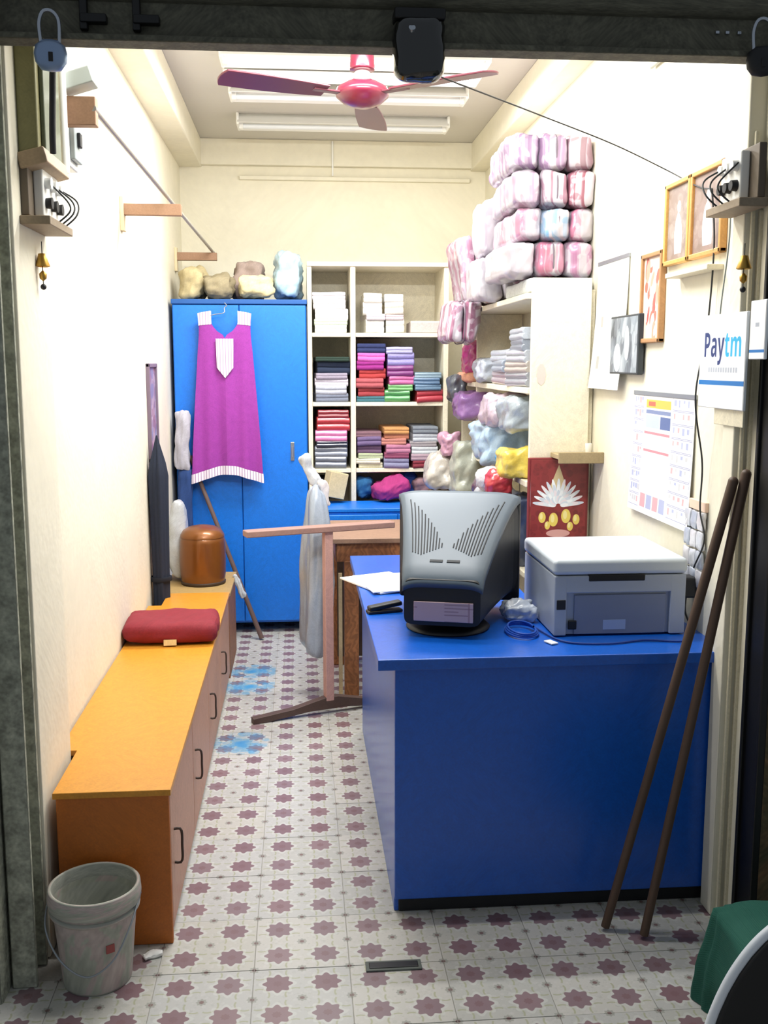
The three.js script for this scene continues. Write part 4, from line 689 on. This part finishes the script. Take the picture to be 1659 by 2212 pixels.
const figure = (seed, bg, robe) => canvasTex(192, 256, (c, w, h) => { const q = rng(seed); c.fillStyle = bg; c.fillRect(0, 0, w, h); for (let k = 0; k < 70; k++) { c.fillStyle = k % 2 ? 'rgba(120,100,90,0.16)' : 'rgba(200,190,185,0.16)'; c.beginPath(); c.arc(q() * w, q() * h, 8 + 24 * q(), 0, 7); c.fill(); } c.fillStyle = robe; c.beginPath(); c.moveTo(70, 235); c.quadraticCurveTo(50, 130, 92, 92); c.quadraticCurveTo(140, 120, 128, 235); c.fill(); c.beginPath(); c.ellipse(98, 74, 15, 20, 0, 0, 7); c.fill(); });
wallFrame(-3.35, -3.135, 1.915, 2.175, 0xd9a85c, figure(3, '#8f7f78', '#eceef2'), 'gold-framed grey print of a pale figure, the one nearer the wrapped bundles');
wallFrame(-3.13, -2.885, 1.915, 2.175, 0xd9a05a, figure(8, '#94807a', '#f1f2f5'), 'gold-framed grey print of a pale figure, the one nearer the switchboard');
single('picture_ledge', 'thin cream ledge on the right wall below the two gold frames', 'ledge', bx(WR - 0.05, WR, 1.868, 1.884, -3.24, -2.90, 0.003), M.cream);
wallFrame(-3.565, -3.36, 1.67, 1.975, 0xb98a5c, canvasTex(192, 288, (c, w, h) => { const q = rng(15); c.fillStyle = '#e7d2c4'; c.fillRect(0, 0, w, h); for (let k = 0; k < 34; k++) { c.fillStyle = ['#c76a5a', '#d79a86', '#b9b3b0', '#e9e0dc', '#bb5c55'][k % 5]; c.beginPath(); c.ellipse(30 + q() * 130, 20 + q() * 250, 8 + 16 * q(), 14 + 30 * q(), q() * 0.6, 0, 7); c.fill(); } }), 'brown-framed red and cream print beside the dark grey picture');
{
  const t = thing('dark_picture', 'dark grey block-mounted picture on the right wall over white posters', 'picture', [WR, 0, 0]);
  part('block', bx(-0.03, -0.008, 1.56, 1.775, -3.86, -3.535, 0.004), mat(0x30363c, 0.5), t);
  const g = new THREE.PlaneGeometry(0.31, 0.2); g.rotateY(-Math.PI / 2); g.translate(-0.0306, 1.667, -3.70);
  part('print', g, mat(0xffffff, 0.5, { side: THREE.DoubleSide, map: canvasTex(256, 192, (c, w, h) => { const q = rng(19); c.fillStyle = '#8b949c'; c.fillRect(0, 0, w, h); for (let k = 0; k < 50; k++) { c.fillStyle = ['rgba(60,66,74,0.4)', 'rgba(200,205,212,0.35)', 'rgba(120,130,142,0.4)'][k % 3]; c.beginPath(); c.ellipse(q() * w, q() * h, 10 + 14 * q(), 20 + 50 * q(), q() * 0.4, 0, 7); c.fill(); } c.fillStyle = 'rgba(235,238,242,0.8)'; c.beginPath(); c.ellipse(70, 140, 34, 50, 0, 0, 7); c.ellipse(160, 90, 22, 60, 0, 0, 7); c.fill(); }) }), t);
}
// paper hung on the wall: a gently curled sheet
function sheetPaper(name, label, cat, z0, z1, y0, y1, curl, tex, tone = 0xffffff) {
  const w = z1 - z0, h = y1 - y0, n = 10, mk = (off) => { const g = new THREE.PlaneGeometry(w, h, 2, n), p = g.attributes.position; for (let i = 0; i < p.count; i++) { const v = 0.5 - p.getY(i) / h; p.setZ(i, 0.004 + off + curl * v * v); } g.rotateY(-Math.PI / 2); g.translate(WR, (y0 + y1) / 2, (z0 + z1) / 2); g.computeVertexNormals(); return g; };
  const t = thing(name, label, cat, [0, 0, 0]);
  part('sheet', mk(0.0015), mat(tone, 0.7, { map: tex, side: THREE.DoubleSide }), t); part('under_sheets', mk(0), M.paper, t);
  part('top_strip', bx(WR - 0.008, WR, y1 - 0.012, y1 + 0.004, z0, z1, 0.002), M.greySteel, t);
}
sheetPaper('wall_poster', 'white curling poster with faint marks behind the dark grey picture', 'poster', -4.13, -3.74, 1.50, 2.0, 0.03, canvasTex(192, 256, (c, w, h) => { c.fillStyle = '#f4f4f0'; c.fillRect(0, 0, w, h); c.fillStyle = 'rgba(190,120,120,0.5)'; c.fillRect(40, 110, 14, 22); c.fillStyle = 'rgba(90,90,90,0.4)'; c.fillRect(34, 190, 18, 26); c.fillStyle = 'rgba(120,130,140,0.3)'; c.fillRect(90, 60, 3, 70); }));
sheetPaper('wall_calendar', 'large white calendar poster with ruled columns on the right wall over the printer', 'calendar', -3.63, -3.05, 1.075, 1.50, 0.012, canvasTex(512, 384, (c, w, h) => {
  const q = rng(23); c.fillStyle = '#f4f3f2'; c.fillRect(0, 0, w, h);
  c.fillStyle = '#e6b95a'; c.fillRect(120, 22, 210, 26); c.fillStyle = '#c96a5a'; c.fillRect(140, 28, 60, 14); c.fillStyle = '#7d89ad'; c.fillRect(120, 54, 210, 12); c.fillStyle = '#b9c3de'; c.fillRect(120, 70, 120, 40); c.fillStyle = '#5f6f9e'; c.fillRect(246, 72, 84, 38);
  c.fillStyle = '#c98a94'; c.fillRect(110, 122, 220, 8); c.fillRect(110, 178, 220, 8);
  for (const [x0, x1] of [[8, 96], [346, 500]]) for (let k = 0; k < 9; k++) { c.strokeStyle = 'rgba(110,115,160,0.7)'; c.lineWidth = 2; c.strokeRect(x0, 10 + k * 40, x1 - x0, 36); for (let j = 0; j < 4; j++) { c.fillStyle = ['rgba(120,130,180,0.6)', 'rgba(200,110,120,0.55)', 'rgba(150,150,160,0.5)'][Math.floor(q() * 3)]; c.fillRect(x0 + 8 + j * (x1 - x0) / 4.4, 16 + k * 40, 10 + 10 * q(), 8 + 14 * q()); } }
  for (let k = 0; k < 4; k++) { c.fillStyle = ['rgba(200,110,120,0.6)', 'rgba(120,130,180,0.6)'][k % 2]; c.fillRect(112 + k * 56, 320, 46, 44); }
}), 0xffffff);
{
  const t = thing('blister_strip', 'hanging strip of clear sachets on the right wall behind the sticks', 'sachet strip', [WR, 0, 0]);
  for (let r = 0; r < 4; r++) for (let c = 0; c < 3; c++) part('sachet', mv(soft(0.014, 0.056, 0.046, { r: 0.006, amp: 0.004, freq: 30, seed: r * 3 + c, seg: 5 }), -0.012, 1.125 - r * 0.06, -3.05 + c * 0.05), poly([0xd9dce6, 0xbfc6d6, 0xe6e4ea][(r + c) % 3]), t);
  part('header_card', bx(-0.012, 0, 1.155, 1.185, -3.075, -2.925, 0.002), mat(0xe8c9b4, 0.7), t);
}
function paySign(label, z0, z1, y0, y1, x, full) {
  const t = thing('payment_sign', label, 'sign', [x, 0, 0]);
  part('board', bx(0, 0.008, y0, y1, z0, z1, 0.002), mat(0xf4f7fa, 0.4), t);
  const g = new THREE.PlaneGeometry(z1 - z0 - 0.004, y1 - y0 - 0.004); g.rotateY(-Math.PI / 2); g.translate(-0.0006, (y0 + y1) / 2, (z0 + z1) / 2);
  part('print', g, mat(0xffffff, 0.35, { side: THREE.DoubleSide, map: canvasTex(512, 480, (c, w, h) => {
    c.fillStyle = '#f6f9fc'; c.fillRect(0, 0, w, h); c.textBaseline = 'alphabetic';
    if (full) { c.font = 'bold 178px sans-serif'; const a = c.measureText('pay').width, b = c.measureText('tm').width, k = 440 / (a + b); c.save(); c.translate(40, 215); c.scale(k, 1); c.fillStyle = '#12306e'; c.fillText('Pay', 0, 0); c.fillStyle = '#1fb4e6'; c.fillText('tm', c.measureText('Pay').width, 0); c.restore(); c.fillStyle = 'rgba(110,120,140,0.45)'; for (let k2 = 0; k2 < 12; k2++) c.fillRect(110 + k2 * 28, 270, 18, 26); }
    else { c.fillStyle = 'rgba(110,120,140,0.5)'; c.fillRect(180, 180, 130, 34); }
    c.fillStyle = '#1a79c4'; c.fillRect(0, full ? 338 : 405, w, 24);
  }) }), t);
}
paySign('white and blue payment sign with bold lettering hung on the right pier', -2.90, -2.595, 1.475, 1.735, 1.166, true);
paySign('small white sign with a blue lower stripe beside the lettered payment sign', -2.59, -2.50, 1.61, 1.76, 1.172, false);
single('paper_backing', 'blank cream card under the lettered payment sign', 'card', bx(1.174, 1.181, 1.43, 1.60, -2.80, -2.61, 0.002), M.cream);
// wires
single('hanging_wire', 'thin wire strung from the shutter lock across to the gold frames', 'wire', tube([[0.345, 2.285, -2.55], [0.72, 2.315, -3.05], [1.0, 2.27, -3.22], [1.19, 2.215, -3.3], [1.205, 2.12, -3.05], [1.2, 2.1, -2.95]], 0.0022, 80, 5), M.wire);
single('hanging_wire', 'thin dark wire dropping down the right wall past the calendar to the plug', 'wire', tube([[1.2, 2.1, -2.95], [1.205, 1.95, -2.93], [1.2, 1.7, -2.94], [1.158, 1.5, -2.90], [1.2, 1.3, -2.93], [1.2, 1.16, -2.93], [1.205, 1.08, -2.9], [1.2, 0.98, -2.96]], 0.0028, 90, 5), M.wire);
single('hanging_wire', 'thin grey wire running down the pier edge beside the gold frames', 'wire', tube([[1.19, 2.12, -2.80], [1.195, 1.95, -2.80], [1.2, 1.75, -2.85], [1.2, 1.62, -2.86]], 0.0022, 40, 5), mat(0x6f7a80, 0.5));
{
  const t = thing('power_plug', 'black adaptor plug in a white socket on the right wall beside the printer', 'plug', [WR, 0.93, -2.985]);
  part('socket_plate', bx(-0.012, 0, -0.045, 0.06, -0.045, 0.045, 0.004), M.white, t);
  part('adaptor', bx(-0.055, -0.012, -0.045, 0.02, -0.03, 0.03, 0.008), M.charcoal, t);
  part('cord', tube([[-0.035, -0.04, 0], [-0.04, -0.09, 0.01], [-0.03, -0.13, 0.03], [-0.035, -0.145, 0.06]], 0.003, 24, 5), M.wire, t);
}
single('ceiling_conduit', 'thin grey conduit across the right wall under the beam', 'conduit', rod([1.212, 2.6, -3.55], [1.212, 2.6, -2.75], 0.008), mat(0xa9aaa2, 0.5));
single('ceiling_conduit', 'thin white conduit dropping down the middle of the back wall', 'conduit', rod([0.232, 2.78, ZB + 0.055], [0.232, 2.99, ZB + 0.058], 0.006), M.white);

renderer.render(scene, camera);
